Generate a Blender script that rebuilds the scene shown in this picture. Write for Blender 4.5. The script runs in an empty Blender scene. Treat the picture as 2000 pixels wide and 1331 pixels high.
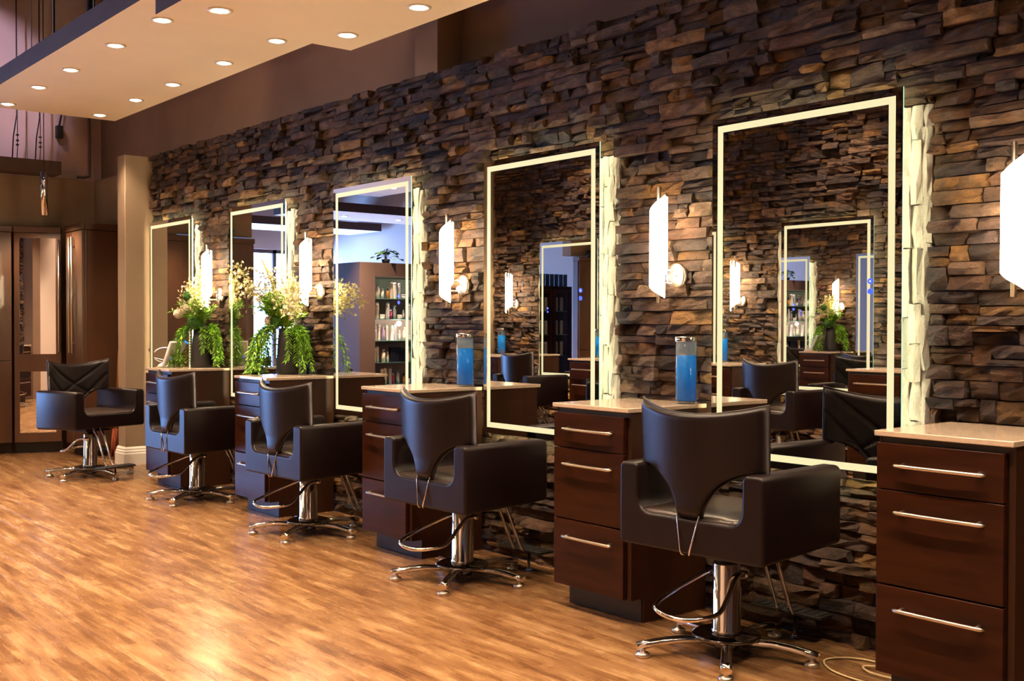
import bpy, bmesh, math, random
from mathutils import Vector, Matrix

sc = bpy.context.scene
C = sc.collection
PI = math.pi
rnd = random.Random(7)

# ------------------------------------------------------------------ camera
cam_d = bpy.data.cameras.new('camera')
cam_d.sensor_width = 36.0
cam_d.lens = 2147.3 / 2000 * 36.0
cam_d.clip_start = 0.05
cam = bpy.data.objects.new('camera', cam_d)
C.objects.link(cam)
Fv = Vector((-0.7717933, 0.63567491, -0.01589063))
Rv = Vector((0.6357336, 0.7719067, 0.00168525))
Uv = Vector((-0.01333736, 0.00880154, 0.99987232))
cam.matrix_world = Matrix(((Rv.x, Uv.x, -Fv.x, 0.0), (Rv.y, Uv.y, -Fv.y, -3.5607),
                           (Rv.z, Uv.z, -Fv.z, 1.2091), (0, 0, 0, 1)))
sc.camera = cam

# ------------------------------------------------------------------ world, exposure, render quality
sc.view_settings.view_transform = 'Standard'
sc.view_settings.look = 'None'
sc.view_settings.gamma = 1.0
sc.view_settings.use_curve_mapping = False
sc.view_settings.exposure = 0.48
w = bpy.data.worlds.new('sky'); sc.world = w; w.use_nodes = True
bg = w.node_tree.nodes['Background']
bg.inputs[0].default_value = (0.22, 0.44, 1.0, 1); bg.inputs[1].default_value = 23.0
try:
    cy = sc.cycles
    cy.use_denoising = True
    cy.max_bounces = 10; cy.diffuse_bounces = 4; cy.glossy_bounces = 8; cy.transmission_bounces = 8
    cy.transparent_max_bounces = 8
    cy.caustics_reflective = False; cy.caustics_refractive = False
    cy.sample_clamp_indirect = 6.0
    cy.use_light_tree = True
except Exception:
    pass

SPOT_W = 108.0          # downlights
WARM = (1.0, 0.73, 0.48)
SCONCE_E = 36.0
BAND_E = 0.62
BACK_E = 22.0

# ------------------------------------------------------------------ node helpers
def new_mat(name):
    m = bpy.data.materials.new(name); m.use_nodes = True
    nt = m.node_tree
    return m, nt, nt.nodes['Principled BSDF']

def nd(nt, typ, **kw):
    n = nt.nodes.new(typ)
    for k, v in kw.items():
        if k.startswith('i_'):
            key = k[2:]
            key = int(key) if key.isdigit() else key
            n.inputs[key].default_value = v
        else:
            setattr(n, k, v)
    return n

def simple(name, col, rough=0.5, metal=0.0, noise=0.0, nscale=8.0, bump=0.0, bscale=60.0, coat=0.0, spec=0.5,
           stretch=(1, 1, 1), col2=None):
    m, nt, b = new_mat(name)
    b.inputs['Base Color'].default_value = (*col, 1)
    b.inputs['Roughness'].default_value = rough
    b.inputs['Metallic'].default_value = metal
    b.inputs['Specular IOR Level'].default_value = spec
    b.inputs['Coat Weight'].default_value = coat
    L = nt.links.new
    tc = nd(nt, 'ShaderNodeTexCoord'); mp = nd(nt, 'ShaderNodeMapping')
    mp.inputs['Scale'].default_value = stretch
    L(tc.outputs['Object'], mp.inputs['Vector'])
    if noise > 0 or col2:
        n = nd(nt, 'ShaderNodeTexNoise'); n.inputs['Scale'].default_value = nscale; n.inputs['Detail'].default_value = 6
        L(mp.outputs[0], n.inputs['Vector'])
        r = nd(nt, 'ShaderNodeValToRGB')
        c2 = col2 or tuple(min(1, c * (1 + noise)) for c in col)
        c1 = tuple(c * (1 - noise) for c in col)
        r.color_ramp.elements[0].position = 0.3; r.color_ramp.elements[0].color = (*c1, 1)
        r.color_ramp.elements[1].position = 0.7; r.color_ramp.elements[1].color = (*c2, 1)
        L(n.outputs['Fac'], r.inputs[0]); L(r.outputs[0], b.inputs['Base Color'])
    if bump > 0:
        n2 = nd(nt, 'ShaderNodeTexNoise'); n2.inputs['Scale'].default_value = bscale; n2.inputs['Detail'].default_value = 5
        L(mp.outputs[0], n2.inputs['Vector'])
        bp = nd(nt, 'ShaderNodeBump'); bp.inputs['Strength'].default_value = bump; bp.inputs['Distance'].default_value = 0.01
        L(n2.outputs['Fac'], bp.inputs['Height']); L(bp.outputs[0], b.inputs['Normal'])
    return m

def emissive(name, col, strength, base=(0.8, 0.8, 0.8)):
    m, nt, b = new_mat(name)
    b.inputs['Base Color'].default_value = (*base, 1)
    b.inputs['Emission Color'].default_value = (*col, 1)
    b.inputs['Emission Strength'].default_value = strength
    b.inputs['Roughness'].default_value = 0.4
    return m

# ------------------------------------------------------------------ materials
M = {}
M['wall'] = simple('brown_paint', (0.26, 0.175, 0.108), 0.8, noise=0.12, nscale=3, bump=0.08, bscale=200)
M['retail'] = simple('plum_brown_laminate', (0.115, 0.070, 0.060), 0.6)
M['backpaint'] = simple('mauve_paint', (0.56, 0.39, 0.36), 0.8, noise=0.08, nscale=2)
M['wall_dark'] = simple('dark_brown_paint', (0.075, 0.046, 0.034), 0.75, noise=0.1, nscale=3)
M['upper'] = simple('mauve_brown_paint', (0.19, 0.112, 0.076), 0.8, noise=0.12, nscale=2, bump=0.05, bscale=120)
M['tan'] = simple('tan_paint', (0.29, 0.20, 0.13), 0.75, noise=0.06, nscale=4, bump=0.06, bscale=220)
M['soffit'] = simple('cream_paint', (0.95, 0.83, 0.66), 0.8, noise=0.02, nscale=3)
M['fascia'] = simple('fascia_brown_paint', (0.085, 0.045, 0.035), 0.75, noise=0.08, nscale=6)
M['white'] = simple('white_paint', (0.8, 0.74, 0.68), 0.4)
M['pinkwall'] = simple('beige_wall_paint', (0.62, 0.5, 0.45), 0.8)
M['leather'] = simple('dark_leather', (0.0085, 0.0045, 0.0050), 0.34, spec=0.26, noise=0.18, nscale=14, bump=0.10, bscale=420)
M['seat_leather'] = simple('sheen_tinted_seat_leather', (0.026, 0.016, 0.012), 0.30, noise=0.15, nscale=10, bump=0.08, bscale=300, spec=0.5)  # base colour lightened to imitate bright reflections on the seat top
M['leather_seam'] = simple('leather_piping', (0.012, 0.007, 0.007), 0.35)
M['chrome'] = simple('chrome', (0.82, 0.79, 0.76), 0.07, metal=1.0)
M['darkchrome'] = simple('dark_chrome', (0.22, 0.2, 0.19), 0.12, metal=1.0)
M['nickel'] = simple('brushed_nickel', (0.74, 0.66, 0.56), 0.28, metal=1.0)
M['black'] = simple('black_rubber', (0.012, 0.011, 0.011), 0.5)
M['blackmat'] = simple('matte_black_ceramic', (0.016, 0.014, 0.014), 0.55, bump=0.1, bscale=200)
M['cabinet'] = simple('espresso_wood', (0.030, 0.0078, 0.0030), 0.3, noise=0.35, nscale=5, stretch=(1, 1, 6), bump=0.03, bscale=60, spec=0.18)
M['cabinet_side'] = simple('espresso_veneer', (0.036, 0.012, 0.005), 0.42, noise=0.3, nscale=6, stretch=(1, 1, 0.25), spec=0.3)
M['tallwood'] = simple('walnut_veneer', (0.085, 0.036, 0.017), 0.38, noise=0.35, nscale=4, stretch=(1, 1, 0.3), coat=0.2)
M['quartz'] = simple('beige_quartz', (0.56, 0.44, 0.34), 0.14, noise=0.08, nscale=60, coat=0.3)
M['gloss_dark'] = simple('dark_kick_board', (0.02, 0.013, 0.010), 0.4)
M['paper'] = simple('white_plastic', (0.82, 0.78, 0.76), 0.35)
M['bulb'] = emissive('downlight_lens', (1.0, 0.87, 0.68), 22.0)
M['opal'] = emissive('lit_opal_glass', (1.0, 0.76, 0.46), SCONCE_E)
M['band'] = emissive('lit_frosted_band', (0.98, 0.90, 0.50), BAND_E, (0.12, 0.12, 0.10))
M['led'] = emissive('led_strip', (1.0, 0.80, 0.46), BACK_E)
M['blue_led'] = emissive('blue_indicator', (0.02, 0.05, 1.0), 2.2, (0.05, 0.05, 0.3))
M['white_led'] = emissive('pale_indicator', (0.6, 0.75, 1.0), 2.0)
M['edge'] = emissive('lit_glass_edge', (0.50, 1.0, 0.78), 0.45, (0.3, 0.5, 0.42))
M['screen'] = emissive('blue_screen', (0.03, 0.25, 0.9), 1.2, (0.02, 0.05, 0.1))
M['stem'] = simple('plant_stem', (0.10, 0.16, 0.03), 0.6)
M['leaf'] = simple('fresh_green_leaf', (0.19, 0.43, 0.02), 0.45, noise=0.45, nscale=9)
M['leafdark'] = simple('moss_green', (0.035, 0.12, 0.012), 0.9, noise=0.4, nscale=40, bump=0.8, bscale=120)
M['spike'] = simple('yellow_green_spike', (0.42, 0.40, 0.05), 0.6, noise=0.3, nscale=30)
M['petal'] = simple('cream_petal', (0.90, 0.86, 0.58), 0.6, noise=0.12, nscale=20)
M['pompom'] = simple('cream_pompom', (0.78, 0.66, 0.50), 0.9, bump=0.9, bscale=150)
M['orchid'] = simple('blush_petal', (0.75, 0.58, 0.48), 0.6)
M['bronze'] = simple('dark_bronze', (0.03, 0.02, 0.016), 0.5, metal=0.3)
M['steel_wire'] = simple('galvanised_steel', (0.16, 0.12, 0.11), 0.5, metal=0.6)
M['cable'] = simple('ivory_cable', (0.62, 0.48, 0.26), 0.5)
M['broom'] = simple('rust_bristle', (0.30, 0.06, 0.02), 0.8)
M['broomstick'] = simple('amber_stick', (0.45, 0.2, 0.05), 0.5)
M['shelfglass'] = simple('green_shelf_glass', (0.10, 0.20, 0.19), 0.1, spec=0.6)

def glass(name, col, rough=0.0, ior=1.45):
    m, nt, b = new_mat(name)
    b.inputs['Base Color'].default_value = (*col, 1); b.inputs['Roughness'].default_value = rough
    b.inputs['Transmission Weight'].default_value = 1.0; b.inputs['IOR'].default_value = ior
    return m
M['glass'] = glass('clear_glass', (0.95, 0.97, 0.97))
def thin_glass(name, fog):
    m = bpy.data.materials.new(name); m.use_nodes = True; nt = m.node_tree; nt.nodes.clear(); L = nt.links.new
    out = nd(nt, 'ShaderNodeOutputMaterial'); tr = nd(nt, 'ShaderNodeBsdfTransparent'); gl = nd(nt, 'ShaderNodeBsdfGlossy'); df = nd(nt, 'ShaderNodeBsdfTranslucent')
    tr.inputs[0].default_value = (0.93, 0.96, 0.96, 1); gl.inputs['Roughness'].default_value = 0.03; df.inputs[0].default_value = (0.8, 0.82, 0.8, 1)
    lw = nd(nt, 'ShaderNodeLayerWeight'); lw.inputs[0].default_value = 0.3
    pw = nd(nt, 'ShaderNodeMath', operation='POWER'); pw.inputs[1].default_value = 3.0; L(lw.outputs['Facing'], pw.inputs[0])
    fr = nd(nt, 'ShaderNodeMath', operation='MULTIPLY_ADD'); fr.inputs[1].default_value = 0.5; fr.inputs[2].default_value = 0.03; L(pw.outputs[0], fr.inputs[0])
    m1 = nd(nt, 'ShaderNodeMixShader'); m2 = nd(nt, 'ShaderNodeMixShader'); m2.inputs[0].default_value = fog
    L(fr.outputs[0], m1.inputs[0]); L(tr.outputs[0], m1.inputs[1]); L(gl.outputs[0], m1.inputs[2])
    L(m1.outputs[0], m2.inputs[1]); L(df.outputs[0], m2.inputs[2]); L(m2.outputs[0], out.inputs[0])
    return m
M['jarglass'] = thin_glass('jar_glass', 0.03)
M['fogglass'] = thin_glass('fogged_glass', 0.5)
M['pane'] = thin_glass('cabinet_glass', 0.03)
m, nt, b = new_mat('blue_disinfectant')
b.inputs['Base Color'].default_value = (0.010, 0.36, 1.0, 1); b.inputs['Roughness'].default_value = 0.1
_t = nd(nt, 'ShaderNodeBsdfTranslucent'); _t.inputs[0].default_value = (0.014, 0.46, 1.0, 1)
_m = nd(nt, 'ShaderNodeMixShader'); _m.inputs[0].default_value = 0.6
nt.links.new(b.outputs[0], _m.inputs[1]); nt.links.new(_t.outputs[0], _m.inputs[2]); nt.links.new(_m.outputs[0], nt.nodes['Material Output'].inputs[0])
M['blue'] = m
m, nt, b = new_mat('mirror_silver')
b.inputs['Base Color'].default_value = (0.86, 0.86, 0.85, 1); b.inputs['Metallic'].default_value = 1.0
b.inputs['Roughness'].default_value = 0.0
M['mirror'] = m

# stone: colour of each stone comes from its own colour attribute
def stone_mat(name, pale=False):
    m, nt, b = new_mat(name); L = nt.links.new
    at = nd(nt, 'ShaderNodeAttribute'); at.attribute_name = 'tone'
    geo = nd(nt, 'ShaderNodeNewGeometry')
    mp = nd(nt, 'ShaderNodeMapping'); mp.inputs['Scale'].default_value = (1.0, 1.4, 1.7) if not pale else (2.0, 1.0, 0.8)
    L(geo.outputs['Position'], mp.inputs['Vector'])
    n1 = nd(nt, 'ShaderNodeTexNoise'); n1.inputs['Scale'].default_value = 14; n1.inputs['Detail'].default_value = 8
    n1.inputs['Roughness'].default_value = 0.65
    L(mp.outputs[0], n1.inputs['Vector'])
    r1 = nd(nt, 'ShaderNodeMapRange'); r1.inputs[1].default_value = 0.3; r1.inputs[2].default_value = 0.72
    r1.inputs[3].default_value = 0.32 if not pale else 0.8; r1.inputs[4].default_value = 1.65 if not pale else 1.08
    L(n1.outputs['Fac'], r1.inputs[0])
    mul = nd(nt, 'ShaderNodeMix'); mul.data_type = 'RGBA'; mul.blend_type = 'MULTIPLY'; mul.inputs[0].default_value = 1.0
    L(at.outputs['Color'], mul.inputs[6]); L(r1.outputs[0], mul.inputs[7])
    last = mul.outputs[2]
    if not pale:
        n3 = nd(nt, 'ShaderNodeTexNoise'); n3.inputs['Scale'].default_value = 5.5; n3.inputs['Detail'].default_value = 4
        L(mp.outputs[0], n3.inputs['Vector'])
        r3 = nd(nt, 'ShaderNodeMapRange'); r3.inputs[1].default_value = 0.55; r3.inputs[2].default_value = 0.74
        r3.inputs[3].default_value = 0.0; r3.inputs[4].default_value = 0.65
        L(n3.outputs['Fac'], r3.inputs[0])
        mx = nd(nt, 'ShaderNodeMix'); mx.data_type = 'RGBA'
        mx.inputs[7].default_value = (0.21, 0.105, 0.032, 1)
        L(r3.outputs[0], mx.inputs[0]); L(last, mx.inputs[6]); last = mx.outputs[2]
    L(last, b.inputs['Base Color'])
    b.inputs['Roughness'].default_value = 0.62; b.inputs['Specular IOR Level'].default_value = 0.35
    n2 = nd(nt, 'ShaderNodeTexNoise'); n2.inputs['Scale'].default_value = 52; n2.inputs['Detail'].default_value = 12
    n2.inputs['Roughness'].default_value = 0.72
    L(mp.outputs[0], n2.inputs['Vector'])
    bp = nd(nt, 'ShaderNodeBump'); bp.inputs['Strength'].default_value = 1.0; bp.inputs['Distance'].default_value = 0.030
    L(n2.outputs['Fac'], bp.inputs['Height']); L(bp.outputs[0], b.inputs['Normal'])
    return m
M['stone'] = stone_mat('ledge_stone')
M['pale'] = stone_mat('pale_ledge_stone', True)

# floor: narrow glued lamellae, each with its own tone
def floor_mat():
    m, nt, b = new_mat('laminate_oak'); L = nt.links.new
    geo = nd(nt, 'ShaderNodeNewGeometry')
    def brick(wd, ht, off, seedx, seedy):
        mp = nd(nt, 'ShaderNodeMapping'); mp.inputs['Location'].default_value = (seedx, seedy, 0)
        L(geo.outputs['Position'], mp.inputs['Vector'])
        br = nd(nt, 'ShaderNodeTexBrick'); br.offset = off; br.offset_frequency = 3; br.squash = 1.0
        br.inputs['Color1'].default_value = (0, 0, 0, 1); br.inputs['Color2'].default_value = (1, 1, 1, 1)
        br.inputs['Mortar'].default_value = (0.5, 0.5, 0.5, 1); br.inputs['Mortar Size'].default_value = 0.0
        br.inputs['Scale'].default_value = 1.0; br.inputs['Brick Width'].default_value = wd; br.inputs['Row Height'].default_value = ht
        L(mp.outputs[0], br.inputs['Vector'])
        return br.outputs['Color']
    b1 = brick(0.41, 0.045, 0.37, 0.013, 0.0)
    b2 = brick(0.29, 0.045, 0.61, 0.31, 0.0)
    mixb = nd(nt, 'ShaderNodeMix'); mixb.data_type = 'RGBA'; mixb.inputs[0].default_value = 0.45
    L(b1, mixb.inputs[6]); L(b2, mixb.inputs[7])
    mp2 = nd(nt, 'ShaderNodeMapping'); mp2.inputs['Scale'].default_value = (1.15, 15, 1)
    L(geo.outputs['Position'], mp2.inputs['Vector'])
    n = nd(nt, 'ShaderNodeTexNoise'); n.inputs['Scale'].default_value = 2.2; n.inputs['Detail'].default_value = 9
    n.inputs['Roughness'].default_value = 0.7; n.inputs['Distortion'].default_value = 0.8
    L(mp2.outputs[0], n.inputs['Vector'])
    mp3 = nd(nt, 'ShaderNodeMapping'); mp3.inputs['Scale'].default_value = (1.5, 7.5, 1)
    L(geo.outputs['Position'], mp3.inputs['Vector'])
    n3 = nd(nt, 'ShaderNodeTexNoise'); n3.inputs['Scale'].default_value = 2.4; n3.inputs['Detail'].default_value = 5
    L(mp3.outputs[0], n3.inputs['Vector'])
    add = nd(nt, 'ShaderNodeMath', operation='MULTIPLY_ADD'); add.inputs[1].default_value = 0.27; 
    L(mixb.outputs[2], add.inputs[0]); 
    a2 = nd(nt, 'ShaderNodeMath', operation='MULTIPLY_ADD'); a2.inputs[1].default_value = 0.62
    L(n.outputs['Fac'], a2.inputs[0]); 
    a3 = nd(nt, 'ShaderNodeMath', operation='MULTIPLY'); a3.inputs[1].default_value = 0.72
    L(n3.outputs['Fac'], a3.inputs[0]); L(a3.outputs[0], a2.inputs[2]); L(a2.outputs[0], add.inputs[2])
    r = nd(nt, 'ShaderNodeValToRGB')
    e = r.color_ramp.elements
    e[0].position = 0.52; e[0].color = (0.072, 0.027, 0.010, 1)
    e[1].position = 1.12; e[1].color = (0.31, 0.182, 0.083, 1)
    k = e.new(0.70); k.color = (0.146, 0.066, 0.025, 1)
    k = e.new(0.86); k.color = (0.215, 0.110, 0.045, 1)
    L(add.outputs[0], r.inputs[0])
    vo = nd(nt, 'ShaderNodeTexVoronoi'); vo.inputs['Scale'].default_value = 1.0
    mp4 = nd(nt, 'ShaderNodeMapping'); mp4.inputs['Scale'].default_value = (2.6, 6.5, 1)
    L(geo.outputs['Position'], mp4.inputs['Vector']); L(mp4.outputs[0], vo.inputs['Vector'])
    kr = nd(nt, 'ShaderNodeMapRange'); kr.inputs[1].default_value = 0.035; kr.inputs[2].default_value = 0.10
    kr.inputs[3].default_value = 0.55; kr.inputs[4].default_value = 0.0
    L(vo.outputs['Distance'], kr.inputs[0])
    mk = nd(nt, 'ShaderNodeMix'); mk.data_type = 'RGBA'; mk.inputs[7].default_value = (0.10, 0.04, 0.018, 1)
    L(kr.outputs[0], mk.inputs[0]); L(r.outputs[0], mk.inputs[6]); L(mk.outputs[2], b.inputs['Base Color'])
    b.inputs['Roughness'].default_value = 0.30
    rr = nd(nt, 'ShaderNodeMapRange'); rr.inputs[3].default_value = 0.17; rr.inputs[4].default_value = 0.36
    L(n.outputs['Fac'], rr.inputs[0]); L(rr.outputs[0], b.inputs['Roughness'])
    bp = nd(nt, 'ShaderNodeBump'); bp.inputs['Strength'].default_value = 0.07; bp.inputs['Distance'].default_value = 0.003
    L(n.outputs['Fac'], bp.inputs['Height']); L(bp.outputs[0], b.inputs['Normal'])
    return m
M['floor'] = floor_mat()

# ------------------------------------------------------------------ mesh helpers
class MB:
    def __init__(s): s.v = []; s.f = []; s.mi = []; s.sm = []
    def face(s, idx, mi=0, sm=False): s.f.append(idx); s.mi.append(mi); s.sm.append(sm)
    def box(s, x0, x1, y0, y1, z0, z1, mi=0):
        n = len(s.v)
        s.v += [(x0, y0, z0), (x1, y0, z0), (x1, y1, z0), (x0, y1, z0), (x0, y0, z1), (x1, y0, z1), (x1, y1, z1), (x0, y1, z1)]
        for q in ((3, 2, 1, 0), (4, 5, 6, 7), (0, 1, 5, 4), (1, 2, 6, 5), (2, 3, 7, 6), (3, 0, 4, 7)):
            s.face([n + i for i in q], mi)
        return s
    def prism(s, poly, z0, z1, mi=0, axis='z', sm=False):
        """closed polygon (list of 2-tuples, counter-clockwise) extruded along axis"""
        n = len(s.v); k = len(poly)
        for z in (z0, z1):
            for a, b in poly:
                s.v.append((a, b, z) if axis == 'z' else (a, z, b) if axis == 'y' else (z, a, b))
        s.face([n + i for i in range(k)][::-1], mi); s.face([n + k + i for i in range(k)], mi)
        for i in range(k):
            j = (i + 1) % k
            s.face([n + i, n + j, n + k + j, n + k + i], mi, sm)
        return s
    def tube(s, path, r, n=8, closed=False, mi=0, flat=1.0):
        P = [Vector(p) for p in path]; base = len(s.v); K = len(P)
        rs = r if isinstance(r, (list, tuple)) else [r] * K
        up = None
        for i, p in enumerate(P):
            t = (P[(i + 1) % K] - P[i - 1]) if closed else (P[min(i + 1, K - 1)] - P[max(i - 1, 0)])
            if t.length < 1e-9: t = Vector((0, 0, 1))
            t.normalize()
            if up is None:
                up = Vector((0, 0, 1)) if abs(t.z) < 0.9 else Vector((1, 0, 0))
            u = (up - t * up.dot(t))
            if u.length < 1e-6: u = t.orthogonal()
            u.normalize(); v = t.cross(u); up = u
            for k in range(n):
                a = 2 * PI * k / n
                s.v.append(tuple(p + u * (rs[i] * flat * math.cos(a)) + v * (rs[i] * math.sin(a))))
        seg = K if closed else K - 1
        for i in range(seg):
            for k in range(n):
                a = base + i * n + k; b2 = base + i * n + (k + 1) % n
                c = base + ((i + 1) % K) * n + (k + 1) % n; d = base + ((i + 1) % K) * n + k
                s.face([a, b2, c, d], mi, True)
        if not closed:
            s.face([base + k for k in range(n)][::-1], mi); s.face([base + (K - 1) * n + k for k in range(n)], mi)
        return s
    def lathe(s, prof, n=24, c=(0, 0, 0), mi=0, sm=True, axis='z'):
        base = len(s.v)
        for r, z in prof:
            for k in range(n):
                a = 2 * PI * k / n
                x, y = r * math.cos(a), r * math.sin(a)
                p = (x, y, z) if axis == 'z' else (x, z, -y) if axis == 'y' else (z, x, y)
                s.v.append((c[0] + p[0], c[1] + p[1], c[2] + p[2]))
        for i in range(len(prof) - 1):
            for k in range(n):
                s.face([base + i * n + k, base + i * n + (k + 1) % n, base + (i + 1) * n + (k + 1) % n, base + (i + 1) * n + k], mi, sm)
        if prof[0][0] > 1e-6: s.face([base + k for k in range(n)][::-1], mi)
        if prof[-1][0] > 1e-6: s.face([base + (len(prof) - 1) * n + k for k in range(n)], mi)
        return s
    def grid(s, pts, nu, nv, mi=0, sm=True, flip=False):
        base = len(s.v); s.v += [tuple(p) for p in pts]
        for j in range(nv - 1):
            for i in range(nu - 1):
                q = [base + j * nu + i, base + j * nu + i + 1, base + (j + 1) * nu + i + 1, base + (j + 1) * nu + i]
                s.face(q[::-1] if flip else q, mi, sm)
        return base
    def leaf(s, p, d, nrm, L, W, mi=0):
        p = Vector(p); d = Vector(d).normalized(); sd = d.cross(Vector(nrm))
        if sd.length < 1e-5: sd = d.orthogonal()
        sd.normalize(); up = sd.cross(d)
        n = len(s.v)
        s.v += [tuple(p), tuple(p + d * L * .45 + sd * W * .5 + up * W * .15), tuple(p + d * L), tuple(p + d * L * .45 - sd * W * .5 + up * W * .15)]
        s.face([n, n + 1, n + 2], mi); s.face([n, n + 2, n + 3], mi)
    def mesh(s, name, mats):
        me = bpy.data.meshes.new(name)
        me.from_pydata(s.v, [], s.f)
        for mm in (mats if isinstance(mats, (list, tuple)) else [mats]): me.materials.append(mm)
        me.polygons.foreach_set('material_index', s.mi)
        me.polygons.foreach_set('use_smooth', s.sm)
        me.update()
        return me
    def obj(s, name, mats, parent=None, bevel=0.0, seg=2, label=None, kind=None, fix=False):
        me = s.mesh(name, mats)
        if fix:
            bm = bmesh.new(); bm.from_mesh(me); bmesh.ops.recalc_face_normals(bm, faces=bm.faces); bm.to_mesh(me); bm.free()
        o = bpy.data.objects.new(name, me); C.objects.link(o)
        if parent: o.parent = parent
        if bevel > 0:
            md = o.modifiers.new('bevel', 'BEVEL'); md.width = bevel; md.segments = seg; md.limit_method = 'ANGLE'
            md.angle_limit = math.radians(35); md.harden_normals = False
            if seg > 1:
                for pl in me.polygons: pl.use_smooth = True
                try: me.set_sharp_from_angle(angle=math.radians(40))
                except Exception: pass
        if label: o['label'] = label
        if kind: o['kind'] = kind
        return o

def thing(name, label, cat, loc=(0, 0, 0), rz=0.0, group=None):
    o = bpy.data.objects.new(name, None); C.objects.link(o); o.empty_display_size = 0.1
    o.location = loc; o.rotation_euler = (0, 0, rz); o['label'] = label; o['category'] = cat
    if group: o['group'] = group
    return o
def tag(o, label, cat, group=None):
    o['label'] = label; o['category'] = cat
    if group: o['group'] = group
    return o
KIDS = {}
def kids(o):
    return [x for x in o.children]
def dup(root, loc, rz, label=None, group=None):
    def rec(o, par):
        c = o.copy(); C.objects.link(c)
        if par: c.parent = par
        for ch in kids(o): rec(ch, c)
        return c
    r = rec(root, None)
    r.location = loc; r.rotation_euler = (0, 0, rz)
    if label: r['label'] = label
    if group: r['group'] = group
    return r
def struct(mb, name, mats, bevel=0.0):
    o = mb.obj(name, mats, bevel=bevel); o['kind'] = 'structure'; return o

# ------------------------------------------------------------------ layout numbers
ST = [-1.969, -3.514, -5.059, -6.606, -8.121]      # left end of each drawer cabinet on the right wall
CW, CD, CH = 0.4513, 0.44, 0.87
ML, MR, MB0, MT = 0.502, 1.373, 0.635, 2.0525      # mirror rectangle, measured from a station's cabinet end
OPY = -4.05                                        # mirror plane of the opposite row
OPS = [-4.317, -5.862, -7.407, -8.95]
STONE_TOP = 2.625

# ------------------------------------------------------------------ room shell
floor = struct(MB().box(-18, 3, -9.2, 0.3, -0.10, -0.004), 'floor', M['floor'])
# planks that the photograph lets one pick apart
pm = bpy.data.meshes.new('plank')
bm = bmesh.new()
PW, PL = 0.135, 1.22
res = bmesh.ops.create_cube(bm, size=1.0)
for v in bm.verts: v.co = Vector((v.co.x * (PL - .0009), v.co.y * (PW - .0008), v.co.z * 0.0035))
bmesh.ops.bevel(bm, geom=[e for e in bm.edges if all(v.co.z > 0 for v in e.verts)], offset=0.0004, segments=1, affect='EDGES')
bm.to_mesh(pm); bm.free(); pm.materials.append(M['floor'])
row = 0
y = -2.25 - PW * 6
while y < -0.0:
    off = rnd.random() * PL
    x = -11.4 + off - PL
    while x < -1.2:
        cx = x + PL / 2; cyy = y + PW / 2
        vis = cyy > -3.56 + 0.2586 * abs(x) - 0.5 and x + PL > -11.0 and (x + PL) < -1.1 and not (cyy < -1.0 and x > -2.2)
        if vis:
            o = bpy.data.objects.new('plank', pm); C.objects.link(o); o.parent = floor
            o.location = (cx, cyy, -0.00175)
        x += PL
    y += PW

wall_right = struct(MB().box(-11.2, 3, 0.22, 0.32, 0, 4.7).box(-9.3, 3, 0.085, 0.23, 0, STONE_TOP - .01), 'wall_right', [M['upper']])
struct(MB().box(-5.26, -5.04, 0.045, 0.24, STONE_TOP - .01, 4.7), 'trim_1', M['wall'])
struct(MB().box(-18.2, 3.2, -9.3, 0.4, 4.7, 4.8), 'ceiling', M['wall_dark'])
struct(MB().box(-11.1, -10.97, -0.92, 0.3, 0, 2.575).box(-11.1, -10.97, -1.9, 0.3, 2.575, 4.7), 'wall_back', M['backpaint'])
struct(MB().box(-10.97, -10.808, -0.92, 0.105, 0, 2.575).box(-10.97, -10.808, -1.75, -0.92, 2.11, 2.575), 'wall_left', M['wall'])
struct(MB().box(-10.8, -9.40, 0.105, 0.23, 0, 2.575), 'wall_corner', M['wall'])
struct(MB().box(-10.8, -10.55, -1.75, -0.29, 2.578, 2.70), 'trim_2', M['fascia'])
# wing wall (column) at the far end of the stone
struct(MB().box(-9.40, -9.225, -0.185, 0.24, 0, 2.622), 'wall_wing', M['tan'], bevel=0.006)
bbp = [(0.0, 0.0), (0.022, 0.0), (0.022, 0.095), (0.018, 0.105), (0.018, 0.118), (0.012, 0.128), (0.012, 0.140), (0.004, 0.155), (0.0, 0.155)]
bb = MB()
n0 = len(bb.v)
path = [(-9.40, 0.10), (-9.40, -0.185), (-9.225, -0.185), (-9.225, 0.03)]
for ip, (px, py) in enumerate(path):
    for dpt, z in bbp:
        ox = -dpt if ip < 2 else dpt
        oy = 0 if ip in (0, 3) else -dpt
        bb.v.append((px + ox, py + oy, z))
kk = len(bbp)
for ip in range(3):
    for j in range(kk - 1):
        bb.face([n0 + ip * kk + j, n0 + (ip + 1) * kk + j, n0 + (ip + 1) * kk + j + 1, n0 + ip * kk + j + 1])
for ip in (0, 3): bb.face([n0 + ip * kk + j for j in range(kk)])
struct(bb, 'baseboard_wing', M['white'])
# opposite stone wall backing, far walls
wall_opp = struct(MB().box(-9.6, -3.6, -4.45, -4.135, 0, 3.15), 'wall_opposite', [M['wall_dark']])
struct(MB().box(-3.6, 3, -4.45, -4.10, 0, 3.15), 'wall_plaster', M['pinkwall'])
struct(MB().box(-9.86, -9.6, -4.45, -3.93, 0, 4.7), 'trim_4', M['wall'])
struct(MB().box(-3.6, -3.35, -4.10, -3.93, 0, 3.15), 'trim_3', M['upper'])
struct(MB().box(-18, -9.62, -6.5, -6.3, 0, 4.7).box(-9.7, 3.1, -9.2, -9.0, 0, 4.7), 'wall_far', M['pinkwall'])
struct(MB().box(3.0, 3.1, -9.1, 0.3, 0, 4.7), 'wall_near', M['wall'])
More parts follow.
